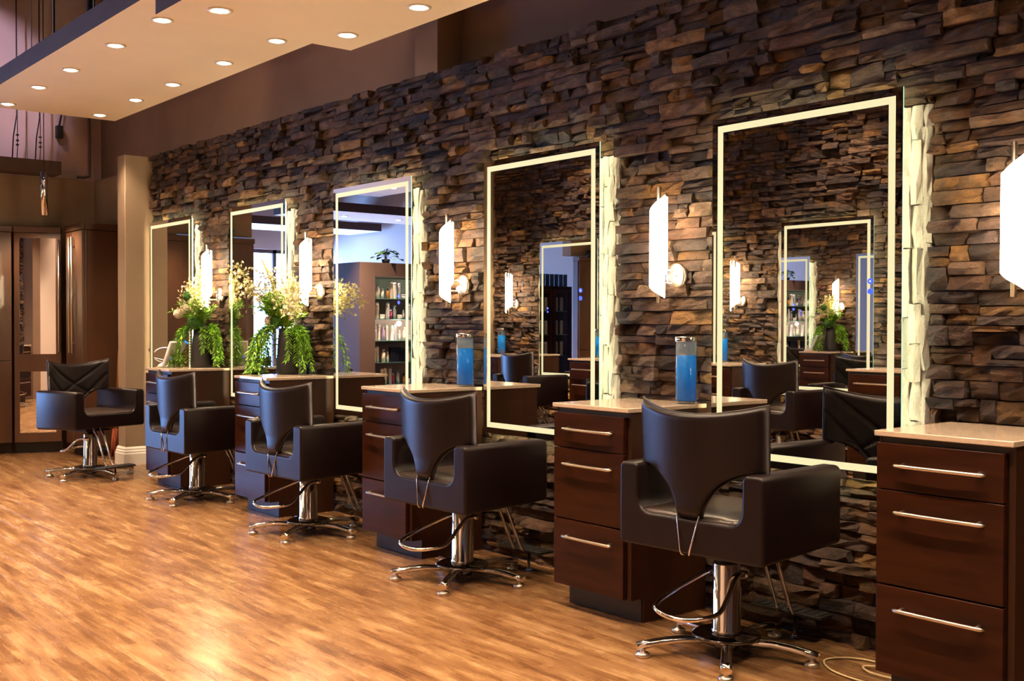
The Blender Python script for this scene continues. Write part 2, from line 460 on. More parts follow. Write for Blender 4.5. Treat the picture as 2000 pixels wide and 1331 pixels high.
# storefront wall with a wide opening
struct(MB().box(-17.2, -17.0, -6.4, -1.9, 0, 0.05).box(-17.2, -17.0, -6.4, -1.9, 2.45, 4.7).box(-17.2, -17.0, -1.9, 0.3, 0, 4.7), 'wall_storefront', M['pinkwall'])
struct(MB().box(-17.2, -11.0, 0.1, 0.3, 0, 4.7), 'wall_rear', M['pinkwall'])
for k, (nm, ax) in enumerate((('window_1', 0),)):
    f = MB()
    if ax == 0:
        for yy in (-6.3, -5.25, -4.15, -3.05, -1.96): f.box(-17.13, -17.07, yy - .03, yy + .03, 0.05, 2.45)
        f.box(-17.13, -17.07, -6.3, -1.9, 0.05, 0.11).box(-17.13, -17.07, -6.3, -1.9, 2.39, 2.45)
    fo = struct(f, nm, M['fascia'])
for (loc, rot, sx, sy) in (((-17.02, -4.1, 1.25), (0, -PI / 2, 0), 2.4, 4.4),):
    ld = bpy.data.lights.new('window_daylight', 'AREA'); ld.shape = 'RECTANGLE'; ld.size = sx; ld.size_y = sy
    ld.cycles.is_portal = True
    lo = bpy.data.objects.new('window_daylight', ld); C.objects.link(lo); lo.location = loc; lo.rotation_euler = rot

# ------------------------------------------------------------------ stone facing
def split_stones(x0, x1, z0, z1, holes, R):
    """ledgestone panels: bands of blocks, each block split into courses and stones"""
    rects = []
    z = z0
    while z < z1 - 1e-4:
        bh = R.uniform(0.105, 0.160)
        if z + bh > z1 - 0.08: bh = z1 - z
        x = x0 - R.uniform(0, 0.5)
        while x < x1:
            bw = R.uniform(0.26, 0.66)
            nc = R.choice((2, 3, 3, 4)) if bh > 0.128 else R.choice((2, 2, 3))
            cuts = sorted([0.0, 1.0] + [(i + 1) / nc + R.uniform(-0.11, 0.11) / nc * 1.6 for i in range(nc - 1)])
            for i in range(len(cuts) - 1):
                za, zb = z + bh * cuts[i], z + bh * cuts[i + 1]
                xa = x
                while xa < x + bw - 1e-4:
                    sw = R.choice((R.uniform(0.06, 0.13), R.uniform(0.09, 0.21), R.uniform(0.13, 0.31)))
                    if xa + sw > x + bw - 0.055: sw = x + bw - xa
                    if zb - za > 0.055 and R.random() < 0.30:
                        zm = za + (zb - za) * R.uniform(0.35, 0.65)
                        rects.append((xa, xa + sw, za, zm)); rects.append((xa, xa + sw, zm, zb))
                    else:
                        rects.append((xa, xa + sw, za, zb))
                    xa += sw
            x += bw
        z += bh
    out = []
    for r in rects:
        r = (max(r[0], x0), min(r[1], x1), max(r[2], z0), min(r[3], z1))
        if r[1] - r[0] < 0.02 or r[3] - r[2] < 0.012: continue
        todo = [r]
        for (hx0, hx1, hz0, hz1) in holes:
            nxt = []
            for (a, b2, c, d) in todo:
                if b2 <= hx0 or a >= hx1 or d <= hz0 or c >= hz1: nxt.append((a, b2, c, d)); continue
                if a < hx0: nxt.append((a, hx0, c, d))
                if b2 > hx1: nxt.append((hx1, b2, c, d))
                ma, mb2 = max(a, hx0), min(b2, hx1)
                if c < hz0: nxt.append((ma, mb2, c, hz0))
                if d > hz1: nxt.append((ma, mb2, hz1, d))
            todo = nxt
        out += [t for t in todo if t[1] - t[0] > 0.012 and t[3] - t[2] > 0.008]
    return out

TONES = [((0.135, 0.082, 0.058), 5), ((0.100, 0.066, 0.058), 6), ((0.075, 0.053, 0.052), 5), ((0.150, 0.082, 0.042), 3),
         ((0.24, 0.135, 0.052), 2), ((0.19, 0.125, 0.088), 3), ((0.125, 0.065, 0.040), 3), ((0.30, 0.18, 0.075), 1)]
TL = [t for t, k in TONES for _ in range(k)]

def stone_geom(r, yf, R, sgn=1.0, y_back=0.09, nx=None, nz=None, rough=0.0130, g=0.0022, tw=1.0):
    """front face towards -y (sgn=1); returns verts, faces"""
    x0, x1, z0, z1 = r
    x0 += g * R.uniform(.4, 1.6); x1 -= g * R.uniform(.4, 1.6); z0 += g * R.uniform(.4, 1.4); z1 -= g * R.uniform(.4, 1.4)
    wd, ht = x1 - x0, z1 - z0
    if nx is None: nx = max(3, min(7, int(wd / 0.055) + 2))
    if nz is None: nz = 3 if ht < 0.05 else 4 if ht < 0.09 else 5
    V = []; Fc = []
    til = R.uniform(-0.010, 0.010) * tw; tilz = R.uniform(-0.006, 0.010) * tw
    for j in range(nz):
        for i in range(nx):
            u, v = i / (nx - 1), j / (nz - 1)
            edge = (i in (0, nx - 1)) + (j in (0, nz - 1))
            dx = 0 if i in (0, nx - 1) else R.uniform(-.3, .3) * wd / (nx - 1)
            dz = (R.uniform(-.16, .16) if 0 < j < nz - 1 else R.uniform(-.05, .05)) * ht / (nz - 1)
            if i in (0, nx - 1): dx = R.uniform(-.004, .004)
            yy = yf + til * (u - .5) * 2 + tilz * (v - .5) * 2 + R.uniform(-rough, rough) * (0.6 if edge else 1.0)
            if edge == 1: yy += R.uniform(0.001, 0.008)
            if edge == 2: yy += R.uniform(0.005, 0.014)
            V.append((x0 + wd * u + dx, yy, z0 + ht * v + dz))
    for j in range(nz - 1):
        for i in range(nx - 1):
            Fc.append([j * nx + i, j * nx + i + 1, (j + 1) * nx + i + 1, (j + 1) * nx + i])
    ring = [i for i in range(nx)] + [j * nx + nx - 1 for j in range(1, nz)] + [(nz - 1) * nx + i for i in range(nx - 2, -1, -1)] + [j * nx for j in range(nz - 2, 0, -1)]
    nb = len(V)
    for q in ring: V.append((V[q][0], y_back, V[q][2]))
    K = len(ring)
    for k in range(K):
        k2 = (k + 1) % K
        Fc.append([ring[k2], ring[k], nb + k, nb + k2])
    return V, Fc

def stone_mesh(name, items, mat):
    V = []; Fc = []; Cc = []
    for vv, ff, col in items:
        n = len(V); V += vv; Fc += [[i + n for i in f] for f in ff]; Cc += [(*col, 1.0)] * len(vv)
    me = bpy.data.meshes.new(name); me.from_pydata(V, [], Fc); me.materials.append(mat)
    at = me.color_attributes.new('tone', 'FLOAT_COLOR', 'POINT')
    at.data.foreach_set('color', [c for col in Cc for c in col])
    me.update()
    return me

def face_wall(parent, rects, yfun, R, weight, y_back, flip_y=None):
    """the 300 stones that show largest become parts; the rest stays one part of kind stuff"""
    rects = sorted(rects, key=weight, reverse=True)
    rest = []
    for k, r in enumerate(rects):
        col = R.choice(TL); j = R.uniform(0.40, 1.12); col = (col[0] * j * 1.08, col[1] * j, col[2] * j * .92)
        V, Fc = stone_geom(r, yfun(r), R, y_back=y_back)
        if flip_y is not None:
            V = [(x, flip_y - y, z) for x, y, z in V]; Fc = [f[::-1] for f in Fc]
        if k < 300:
            o = bpy.data.objects.new('stone', stone_mesh('stone', [(V, Fc, col)], M['stone'])); C.objects.link(o); o.parent = parent
        else:
            rest.append((V, Fc, col))
    if rest:
        o = bpy.data.objects.new('small_stones', stone_mesh('small_stones', rest, M['stone'])); C.objects.link(o)
        o.parent = parent; o['kind'] = 'stuff'

Rs = random.Random(21)
holes = [(s + MR - 0.075, s + MR + 0.085, 0.60, 1.992) for s in [q - 1.545 for q in ST[:4]] + [ST[4] - 1.545]]
# station i's mirror sits left of cabinet i: measured from the next cabinet further away
MIRX = [ST[1], ST[2], ST[3], ST[4], ST[4] - 1.543]
holes = [(s + MR - 0.075, s + MR + 0.085, 0.60, 1.992) for s in MIRX]
rects = split_stones(-9.222, -0.35, 0.0, STONE_TOP, holes, Rs)
def yfun_r(r):
    for s in MIRX:
        if r[1] > s + ML - .02 and r[0] < s + MR + .02 and r[3] > MB0 - .05 and r[2] < MT + .05:
            return Rs.uniform(0.044, 0.055)
    for s in ST:
        if r[1] > s - .05 and r[0] < s + CW + .05 and r[2] < CH + .03: return Rs.uniform(0.045, 0.055)
    return Rs.uniform(0.008, 0.056)
def weight_r(r):
    x = (r[0] + r[1]) / 2; z = (r[2] + r[3]) / 2
    d = math.hypot(x, 3.56)
    if z < CH and any(s - .05 < x < s + CW + .4 for s in ST): return 0
    if any(r[0] > s + ML and r[1] < s + MR and r[2] > MB0 and r[3] < MT for s in MIRX): return 0
    if x > -1.7: return 0
    dep = -x * .7718 + 3.56 * .6357
    lat = x * .6357 + 3.56 * .7719
    px = 1000 + 2147 * lat / dep; py = 640 - 2147 * (z - 1.209) / dep
    if not (-20 < px < 2000 and -20 < py < 1331): return 0
    return (r[1] - r[0]) * (r[3] - r[2]) * 3.56 / d ** 3
face_wall(wall_right, rects, yfun_r, Rs, weight_r, 0.09)

# pale split-face stone beside each mirror
def pale_panel(parent, s, R, flip=None):
    x = s + MR - 0.072; cols = []
    for wd in (0.036, 0.034, 0.044, 0.036):
        z = 0.603 - R.uniform(0, 0.12)
        while z < 1.99:
            h = R.uniform(0.13, 0.30)
            cols.append((x, x + wd, max(z, 0.603), min(z + h, 1.988))); z += h
        x += wd
    for r in cols:
        if r[3] - r[2] < 0.02: continue
        g = R.uniform(0.62, 0.82)
        V, Fc = stone_geom(r, R.uniform(0.044, 0.058), R, y_back=0.09, nx=3, nz=max(3, min(6, int((r[3] - r[2]) / 0.05))), rough=0.0055, g=0.0005, tw=0.12)
        if flip:
            V = [(flip[0] - a, flip[1] - b2, c) for a, b2, c in V]
        o = bpy.data.objects.new('pale_stone', stone_mesh('pale_stone', [(V, Fc, (g, g * .95, g * .89))], M['pale'])); C.objects.link(o); o.parent = parent
for s in MIRX: pale_panel(wall_right, s, Rs)

# opposite wall: same facing, turned round
Ro = random.Random(5)
OPM = OPS[:3]
oholes = [(xo - MR - 0.085, xo - MR + 0.075, 0.60, 1.992) for xo in OPM]
orects = split_stones(-9.6, -3.6, 0.0, 3.12, oholes, Ro)
def yfun_o(r):
    for xo in OPM:
        if r[1] > xo - MR - .02 and r[0] < xo - ML + .02 and r[3] > MB0 - .05 and r[2] < MT + .05: return Ro.uniform(0.044, 0.055)
    for xo in OPS:
        if r[1] > xo - CW - .05 and r[0] < xo + .05 and r[2] < CH + .03: return Ro.uniform(0.045, 0.055)
    return Ro.uniform(0.008, 0.056)
def weight_o(r):
    x = (r[0] + r[1]) / 2
    if any(r[0] > xo - MR and r[1] < xo - ML and r[2] > MB0 and r[3] < MT for xo in OPM): return 0
    return (r[1] - r[0]) * (r[3] - r[2]) * (2.0 if -8.9 < x < -4.2 and r[2] > .8 else 0.5)
face_wall(wall_opp, orects, yfun_o, Ro, weight_o, 0.09, flip_y=OPY)
for xo in OPM: pale_panel(wall_opp, 0.0, Ro, flip=(xo, OPY))

# ------------------------------------------------------------------ dropped soffits and downlights
def slab(name, x0, x1, y0, y1, z, h=0.12):
    mb = MB()
    mb.box(x0, x1, y0, y1, z, z + h, 1)
    mb.mi[-6] = 0
    return struct(mb, name, [M['soffit'], M['fascia']])
slab('ceiling_soffit', -9.27, -5.35, -1.385, -0.25, 2.90)
slab('ceiling_soffit', -5.455, 0.6, -1.405, -0.265, 2.765)
slab('ceiling_soffit', -11.8, -9.7, -3.98, -2.75, 2.80)
slab('ceiling_soffit', -9.5, -1.2, -3.95, -2.75, 3.42)
slab('ceiling_soffit', -13.9, -12.8, -6.2, -3.6, 2.70)
slab('ceiling_soffit', -16.2, -15.2, -6.2, -3.2, 2.70)
ring = MB().lathe([(0.062, 0.0), (0.062, -0.004), (0.056, -0.007), (0.040, -0.004), (0.038, 0.001)], 28).mesh('trim_ring', M['white'])
lens = MB().lathe([(0.0385, -0.0015), (0.034, -0.006), (0.02, -0.011), (0.0001, -0.0125)], 24).mesh('lens', M['bulb'])
def downlight(x, y, z, label, power=1.0, lamp=True, group=None):
    t = thing('downlight', label, 'ceiling light', (x, y, z), 0, group)
    for nm, me in (('trim_ring', ring), ('lens', lens)):
        o = bpy.data.objects.new(nm, me); C.objects.link(o); o.parent = t
    if lamp:
        ld = bpy.data.lights.new('downlight_lamp', 'SPOT'); ld.energy = SPOT_W * power; ld.color = WARM
        ld.spot_size = math.radians(92); ld.spot_blend = 0.75; ld.shadow_soft_size = 0.03
        lo = bpy.data.objects.new('downlight_lamp', ld); C.objects.link(lo); lo.location = (x, y, z - 0.03)
XS1 = [-9.07, -8.28, -7.575, -6.735, -6.005]
ordn = ['farthest', 'second farthest', 'middle', 'second nearest', 'nearest']
for k, x in enumerate(XS1):
    downlight(x, -1.15, 2.90, f'{ordn[k]} round downlight in the soffit row away from the stone wall')
    downlight(x, -0.445, 2.90, f'{ordn[k]} round downlight in the soffit row beside the stone wall', 0.6)
nth = ['first', 'second', 'third', 'fourth', 'fifth', 'sixth', 'seventh', 'eighth', 'ninth']
XS2 = [-5.17, -4.49, -3.8, -3.1, -2.4, -1.7, -1.0, -0.3]
for k, x in enumerate(XS2):
    if k == 0:
        la, lb = 'round downlight at top edge of view by the step corner of the lower soffit', 'round downlight at the inner tip of the lower soffit nearest the stone wall'
    elif k == 1:
        la, lb = 'downlight of the lower soffit just above the picture, left row', 'round downlight at the top right end of the lower soffit'
    else:
        la = f'{nth[k]} downlight of the lower soffit counted from its step, aisle row'; lb = f'{nth[k]} downlight of the lower soffit counted from its step, wall row'
    downlight(x, -1.19, 2.765, la); downlight(x, -0.46, 2.765, lb, 0.14)
for k in range(7):
    x = -10.9 + k * 1.45
    zz = 2.80 if k == 0 else 3.42
    downlight(x, -3.0, zz, f'downlight of the opposite soffit, aisle row, {nth[k]} from the windows', 3.3)
    downlight(x, -3.6, zz, f'downlight of the opposite soffit, wall row, {nth[k]} from the windows', 1.0, lamp=(k % 2 == 0))
for k, (x, y) in enumerate(((-13.35, -4.4), (-13.35, -5.3), (-15.7, -4.2), (-15.7, -5.2))):
    downlight(x, y, 2.70, ['near downlight of the bluish cross soffit seen in the third mirror', 'far downlight of the bluish cross soffit seen in the third mirror',
                          'near downlight of the hindmost cross soffit by the windows', 'far downlight of the hindmost cross soffit by the windows'][k], 3.0)

# ------------------------------------------------------------------ styling chair
def make_chair(name, label):
    t = thing(name, label, 'chair')
    L, S = M['leather'], M['leather_seam']
    # U-shaped shell: arms and seat box in one piece
    ho, zi, zt, zb, ta, rc = 0.315, 0.523, 0.70, 0.397, 0.088, 0.055
    def arc(cx, cz, r, a0, a1, n=5): return [(cx + r * math.cos(math.radians(a0 + (a1 - a0) * i / n)), cz + r * math.sin(math.radians(a0 + (a1 - a0) * i / n))) for i in range(n + 1)]
    hi = ho - ta
    prof = arc(-ho + .02, zb + .02, .02, 180, 270, 3) + arc(ho - .02, zb + .02, .02, 270, 360, 3)
    prof += arc(ho - .022, zt - .022, .022, 0, 90, 3) + arc(hi + .022, zt - .022, .022, 90, 180, 3)
    prof += arc(hi - rc, zi + rc, rc, 0, -90, 5) + arc(-hi + rc, zi + rc, rc, 270, 180, 5)
    prof += arc(-hi - .022, zt - .022, .022, 0, 90, 3) + arc(-ho + .022, zt - .022, .022, 90, 180, 3)
    mb = MB(); k = len(prof)
    ys = [(-0.235, .012), (-0.232, .004), (-0.223, 0), (0.243, 0), (0.252, .004), (0.256, .012)]
    cx0, cz0 = 0, .5
    for yy, ins in ys:
        for i, (a, b2) in enumerate(prof):
            pa, pb = prof[i - 1], prof[(i + 1) % k]
            tx, tz = pb[0] - pa[0], pb[1] - pa[1]; ln = math.hypot(tx, tz) or 1
            zz = b2 + tx / ln * ins
            # bottom rises slightly to the front, arms a touch higher at the front
            fz = (yy + .235) / .46
            if b2 < zb + .05: zz += 0.018 * fz
            mb.v.append((a - tz / ln * ins, yy, zz))
    for j in range(len(ys) - 1):
        for i in range(k):
            i2 = (i + 1) % k
            mb.face([j * k + i, j * k + i2, (j + 1) * k + i2, (j + 1) * k + i][::-1], 0, True)
    mb.face([i for i in range(k)], 0); mb.face([(len(ys) - 1) * k + i for i in range(k)][::-1], 0)
    mb.obj('seat_shell', L, t, fix=True)
    # loose seat pad with two sewn lines
    mb = MB(); nu, nv = 15, 13; pts = []
    for j in range(nv):
        for i in range(nu):
            u, v = i / (nu - 1) * 2 - 1, j / (nv - 1) * 2 - 1
            x = u * (hi - .012); yy = v * .236 + .014
            z = .524 + .022 * (1 - u ** 6) * (1 - v ** 6) + .010 * u * u
            if abs(abs(u) - .71) < .05: z -= .004
            pts.append((x, yy, z))
    mb.grid(pts, nu, nv)
    n1 = len(mb.v); ringi = [i for i in range(nu)] + [j * nu + nu - 1 for j in range(1, nv)] + [(nv - 1) * nu + i for i in range(nu - 2, -1, -1)] + [j * nu for j in range(nv - 2, 0, -1)]
    for q in ringi: mb.v.append((mb.v[q][0], mb.v[q][1], .518))
    for q in range(len(ringi)):
        q2 = (q + 1) % len(ringi); mb.face([ringi[q2], ringi[q], n1 + q, n1 + q2], 0, True)
    mb.obj('seat_cushion', M['seat_leather'], t)
    # backrest: concave pad that narrows to a tail, crossed seams in front
    nu, nv = 41, 44
    def hw(z):
        if z >= .700: return .272 + .004 * min(1, (z - .70) / .2)
        q = (z - .505) / .195
        return max(.05, .272 - .222 * math.sqrt(max(0, 1 - q * q)))
    ZB = .530
    def lean(z): return -0.214 - 0.045 * (z - .62) * (1 if z > .62 else -1.6)
    zs = [ZB + (0.700 - ZB) * (j / 20) ** .6 if j <= 20 else .700 + (.893 - .700) * (j - 20) / (nv - 21) for j in range(nv)]
    front = []; back = []
    for j, z0 in enumerate(zs):
        h = hw(z0)
        for i in range(nu):
            u = i / (nu - 1) * 2 - 1
            x = u * h
            up = (z0 - .70) / .193 if z0 > .70 else 0
            z = z0 + up * .036 * (x / .26) ** 2
            y = lean(z) + .075 * (x / .26) ** 2
            e = min(1, (1 - abs(u)) * h / .018); ez = min(1, (.893 - z0) / .02, (z0 - ZB) / .02 + .15)
            th = .022 * math.sqrt(max(0, e * (2 - e))) * math.sqrt(max(0, ez * (2 - ez)))
            g = 0
            if z0 > .60:
                X, Z = x / .26, (z0 - .69) / .205
                for (ax, az, bx, bz) in ((-1, 1, .62, -.25), (1, 1, -.62, -.25), (-1, .55, -.25, -.32), (1, .55, .25, -.32)):
                    dx, dz = bx - ax, bz - az; ln2 = dx * dx + dz * dz
                    tt = max(0, min(1, ((X - ax) * dx + (Z - az) * dz) / ln2))
                    d = math.hypot((X - ax - dx * tt) * .26, (Z - az - dz * tt) * .205)
                    g = max(g, 1 - d / .012)
            front.append((x, y + th - .011 * max(0, g) * min(1, th / .02), z)); back.append((x, y - th, z))
    mb = MB()
    a = mb.grid(front, nu, nv, 0, True, flip=True); b2 = mb.grid(back, nu, nv, 0, True)
    def stitch(ia, ib):
        for q in range(len(ia) - 1): mb.face([ia[q], ia[q + 1], ib[q + 1], ib[q]], 0, True)
    rowi = lambda base, j: [base + j * nu + i for i in range(nu)]
    coli = lambda base, i: [base + j * nu + i for j in range(nv)]
    stitch(rowi(a, 0), rowi(b2, 0)); stitch(rowi(b2, nv - 1), rowi(a, nv - 1)); stitch(coli(b2, 0), coli(a, 0)); stitch(coli(a, nu - 1), coli(b2, nu - 1))
    bo = mb.obj('backrest', L, t, fix=True)
    # piping along the outline of the backrest
    pp = [back[j * nu] for j in range(0, nv)] + [back[(nv - 1) * nu + i] for i in range(1, nu)] + [back[j * nu + nu - 1] for j in range(nv - 2, -1, -1)]
    MB().tube([(p[0], p[1] + .002, p[2]) for p in pp], .0032, 6).obj('piping', S, bo)
    # steel strap holding the tail to the shell
    MB().tube([(-.046, -.222, .545), (-.046, -.232, .525), (-.020, -.246, .410), (-.017, -.243, .399), (-.010, -.236, .396)], .0032, 6) \
        .tube([(.046, -.222, .545), (.046, -.232, .525), (.020, -.246, .410), (.017, -.243, .399), (.010, -.236, .396)], .0032, 6).obj('back_strap', M['chrome'], t)
    # lift column
    MB().lathe([(.0001, .080), (.056, .080), (.056, .094), (.052, .098), (.052, .24), (.050, .243), (.050, .333), (.047, .338), (.03, .339), (.0001, .339)], 28).obj('column', M['chrome'], t)
    MB().lathe([(.0001, .338), (.027, .338), (.027, .352), (.02, .358), (.02, .395), (.0001, .395)], 16).box(-.11, .11, -.10, .10, .380, .394).obj('column_neck', M['black'], t)
    MB().lathe([(.0001, .060), (.117, .062), (.124, .067), (.124, .076), (.117, .080), (.0001, .081)], 40).lathe([(.0001, .024), (.044, .024), (.047, .03), (.047, .064), (.0001, .064)], 24).obj('base_plate', M['darkchrome'], t)
    for q in range(5):
        an = math.radians(90 + 72 * q); cx, sx = math.cos(an), math.sin(an)
        path = [(.035 * cx, .035 * sx, .048), (.10 * cx, .10 * sx, .056), (.17 * cx, .17 * sx, .060), (.24 * cx, .24 * sx, .055), (.335 * cx, .335 * sx, .040)]
        sm = []
        for i in range(len(path) - 1):
            for f in (0, .5): sm.append(tuple(Vector(path[i]).lerp(Vector(path[i + 1]), f)))
        sm.append(path[-1])
        lg = MB().tube(sm, .0200, 12, flat=.72).obj('leg', M['chrome'], t)
        MB().lathe([(.0001, 0), (.025, 0), (.027, .004), (.027, .013), (.022, .017), (.009, .019), (.009, .036), (.0001, .036)], 16, (.312 * cx, .312 * sx, 0)).obj('foot', M['nickel'], lg)
    # pump lever: chrome loop behind the column
    lp = [(.064, .03, .300), (.068, -.02, .300), (.076, -.06, .286), (.090, -.12, .240), (.100, -.18, .200), (.090, -.25, .192), (.045, -.305, .188), (-.02, -.318, .192),
          (-.085, -.30, .203), (-.118, -.245, .212), (-.112, -.17, .240), (-.088, -.09, .272), (-.064, -.02, .298), (-.060, .02, .300)]
    sp = []
    for i in range(len(lp) - 1):
        p0, p1, p2, p3 = (Vector(lp[max(i - 1, 0)]), Vector(lp[i]), Vector(lp[i + 1]), Vector(lp[min(i + 2, len(lp) - 1)]))
        for f in (0, .25, .5, .75):
            sp.append(tuple(.5 * ((2 * p1) + (p2 - p0) * f + (2 * p0 - 5 * p1 + 4 * p2 - p3) * f * f + (3 * p1 - p0 - 3 * p2 + p3) * f ** 3)))
    sp.append(lp[-1])
    MB().tube(sp, .0088, 10).lathe([(.0001, -.066), (.012, -.066), (.012, .075), (.0001, .075)], 12, (0, .025, .30), axis='x').obj('pump_lever', M['chrome'], t)
    # footrest: two bent rods, ribbed plate, peg
    fr = MB()
    for xx in (.02, .08):
        fr.tube([(xx, .12, .400), (xx, .16, .385), (xx, .20, .335), (xx, .285, .145), (xx, .305, .112), (xx, .335, .104), (xx, .36, .106)], .0085, 8)
    fo = fr.obj('footrest', M['chrome'], t)
    pl = MB().box(-.115, .195, .315, .405, .100, .112)
    for q in range(9): pl.box(-.11 + q * .034, -.09 + q * .034, .322, .398, .112, .116)
    pl.obj('foot_plate', M['black'], fo, bevel=.004)
    MB().lathe([(.0001, 0.002), (.016, 0.002), (.016, .010), (.008, .014), (.008, .10), (.0001, .10)], 12, (0.05, .375, 0)).obj('peg', M['chrome'], fo)
    return t
chairA = make_chair('styling_chair', 'nearest brown leather styling chair, its plain back turned, before the largest mirror')
chairA.location = (-2.590, -0.41, 0); chairA.rotation_euler = (0, 0, math.radians(3.5))
CG = 'styling chairs along the stone wall'
chairA['group'] = CG
def lower(root, dz):
    for ch in root.children:
        if ch.name.split('.')[0] in ('seat_shell', 'seat_cushion', 'backrest', 'back_strap', 'column_neck'): ch.location.z -= dz
    return root
chB = dup(chairA, (-4.135, -0.455, 0), math.radians(1.5), 'second styling chair from the viewer, blue sheen on its back, beside a blue-filled jar', CG)
chC = dup(chairA, (-5.600, -0.46, 0), math.radians(2), 'middle styling chair, back turned, in front of the mirror showing product shelves', CG)
chD = dup(chairA, (-7.150, -0.455, 0), math.radians(2), 'fourth styling chair from the viewer, back turned, below the far green vase', CG)
chE = dup(chairA, (-8.745, -0.64, 0), math.radians(-73), 'farthest styling chair, turned sideways to show crossed seams and footrest, by the tan wing wall', CG)
lower(chB, .032); lower(chC, .050); lower(chD, .050); lower(chE, .018)
for k, (x, rz) in enumerate(((-5.30, 184), (-6.82, 176), (-8.36, 186))):
    dup(chairA, (x, OPY + 0.50, 0), math.radians(rz), ['dark styling chair of the opposite row, reflected in the nearest mirror', 'middle dark styling chair of the opposite row, seen only in reflection',
        'farthest dark styling chair of the opposite row, reflected in the second mirror'][k], 'styling chairs of the opposite row')

# ------------------------------------------------------------------ drawer cabinet
def make_cabinet(label):
    t = thing('drawer_cabinet', label, 'cabinet')
    # local: x 0..CW to the right, y 0 wall .. -CD front
    MB().box(.012, CW - .012, -.415, .03, .10, .85).obj('carcass', M['gloss_dark'], t)
    MB().prism([(-.418, .10), (-.345, .10), (-.345, 0.0), (.032, 0.0), (.032, .851), (-.418, .851)], CW - .024, CW - .004, axis='x').obj('side_panel', M['cabinet_side'], t, kind=None)
    MB().box(.006, .0118, -.418, .03, .10, .851).obj('side_panel', M['cabinet_side'], t)
    MB().box(.012, CW - .012, -.351, -.335, 0.001, .10).obj('toe_kick', M['gloss_dark'], t)
    MB().box(0, CW, -CD - .002, .030, .852, CH).obj('countertop', M['quartz'], t, bevel=.0025)
    for (z0, z1, zh) in ((.687, .832, .765), (.386, .683, .618), (.101, .380, .312)):
        d = MB().box(.009, CW - .028, -CD, -.418, z0, z1).obj('drawer', M['cabinet'], t, bevel=.002)
        h = MB(); xa, xb = .078, .378
        yy = -CD - .026
        h.tube([(xa + .0, yy + .008, zh), (xa + .012, yy + .001, zh), (xa + .04, yy, zh), ((xa + xb) / 2, yy - .0012, zh), (xb - .04, yy, zh), (xb - .012, yy + .001, zh), (xb, yy + .008, zh)],
               [.003, .0065, .0065, .0062, .0065, .0065, .003], 8, flat=1.0)
        for xx in (xa + .025, xb - .025): h.tube([(xx, yy, zh), (xx, -CD - .0005, zh)], [.0055, .009], 8)
        h.obj('handle', M['nickel'], d)
    return t
cab = make_cabinet('nearest espresso drawer cabinet with beige quartz top, cut by the right edge of view')
cab.location = (ST[0], 0, 0)
GCAB = 'drawer cabinets along the stone wall'; cab['group'] = GCAB
for x, lb in zip(ST[1:], ('second espresso drawer cabinet, under the nearer blue-filled jar', 'third espresso drawer cabinet, under the farther blue-filled jar',
                          'espresso drawer cabinet under the larger leafy vase', 'farthest espresso drawer cabinet, carrying the white terminal and far vase')):
    dup(cab, (x, 0, 0), 0, lb, GCAB)
for k, xo in enumerate(OPS):
    dup(cab, (xo, OPY, 0), PI, ['drawer cabinet of the opposite row, nearest the viewer, seen in reflection', 'second drawer cabinet of the opposite row, reflected in the largest mirror',
        'third drawer cabinet of the opposite row, seen in reflection', 'farthest drawer cabinet of the opposite row, reflected in the second mirror'][k], 'drawer cabinets of the opposite row')

# ------------------------------------------------------------------ lit mirror
def make_mirror(label):
    t = thing('wall_mirror', label, 'mirror')
    g = MB().box(ML, MR, 0.0, 0.006, MB0, MT, 0)
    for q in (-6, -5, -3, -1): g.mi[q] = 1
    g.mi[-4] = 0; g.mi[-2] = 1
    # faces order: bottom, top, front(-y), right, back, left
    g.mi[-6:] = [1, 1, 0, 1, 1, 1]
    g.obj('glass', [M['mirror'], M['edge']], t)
    a, b2 = 0.029, 0.056
    f = MB()
    x0, x1, z0, z1 = ML, MR, MB0, MT
    f.box(x0 + a, x0 + b2, -.0009, -.0001, z0 + a, z1 - a).box(x1 - b2, x1 - a, -.0009, -.0001, z0 + a, z1 - a)
    f.box(x0 + b2, x1 - b2, -.0009, -.0001, z0 + a, z0 + b2).box(x0 + b2, x1 - b2, -.0009, -.0001, z1 - b2, z1 - a)
    f.obj('light_band', M['band'], t)
    s = MB(); m = .022
    s.box(x0 + m, x0 + m + .006, .009, .020, z0 + m, z1 - m).box(x1 - m - .006, x1 - m, .009, .020, z0 + m, z1 - m)
    s.box(x0 + m + .006, x1 - m - .006, .009, .020, z0 + m, z0 + m + .006).box(x0 + m + .006, x1 - m - .006, .009, .020, z1 - m - .006, z1 - m)
    s.obj('back_light', M['led'], t)
    MB().box(x0 + .09, x1 - .09, .0065, .040, z0 + .09, z1 - .09).obj('mounting_box', M['black'], t)
    for zz in (1.364, 1.327):
        c = (MR - .127, -.0008, zz)
        bt = MB().lathe([(.0105, 0), (.0105, -.0006), (.0082, -.0006), (.0082, 0)], 20, c, axis='y')
        if zz > 1.34:
            bt.lathe([(.0055, 0), (.0055, -.0006), (.0036, -.0006), (.0036, 0)], 14, c, axis='y').box(c[0] - .0009, c[0] + .0009, c[1] - .0007, c[1] - .0001, zz + .001, zz + .0075)
        else:
            bt.box(c[0] - .0035, c[0] + .0035, c[1] - .0007, c[1] - .0001, zz - .004, zz + .004)
        bt.obj('touch_button', M['blue_led'], t)
        MB().lathe([(.0030, -.0004), (.0001, -.0005)], 10, c, axis='y').obj('button_glow', M['white_led'], t)
    return t
mir = make_mirror('nearest and largest-looking lit mirror, reflecting stone wall and a crossed chair back')
mir.location = (MIRX[0], 0, 0); GM = 'light-banded mirrors on the stone wall'; mir['group'] = GM
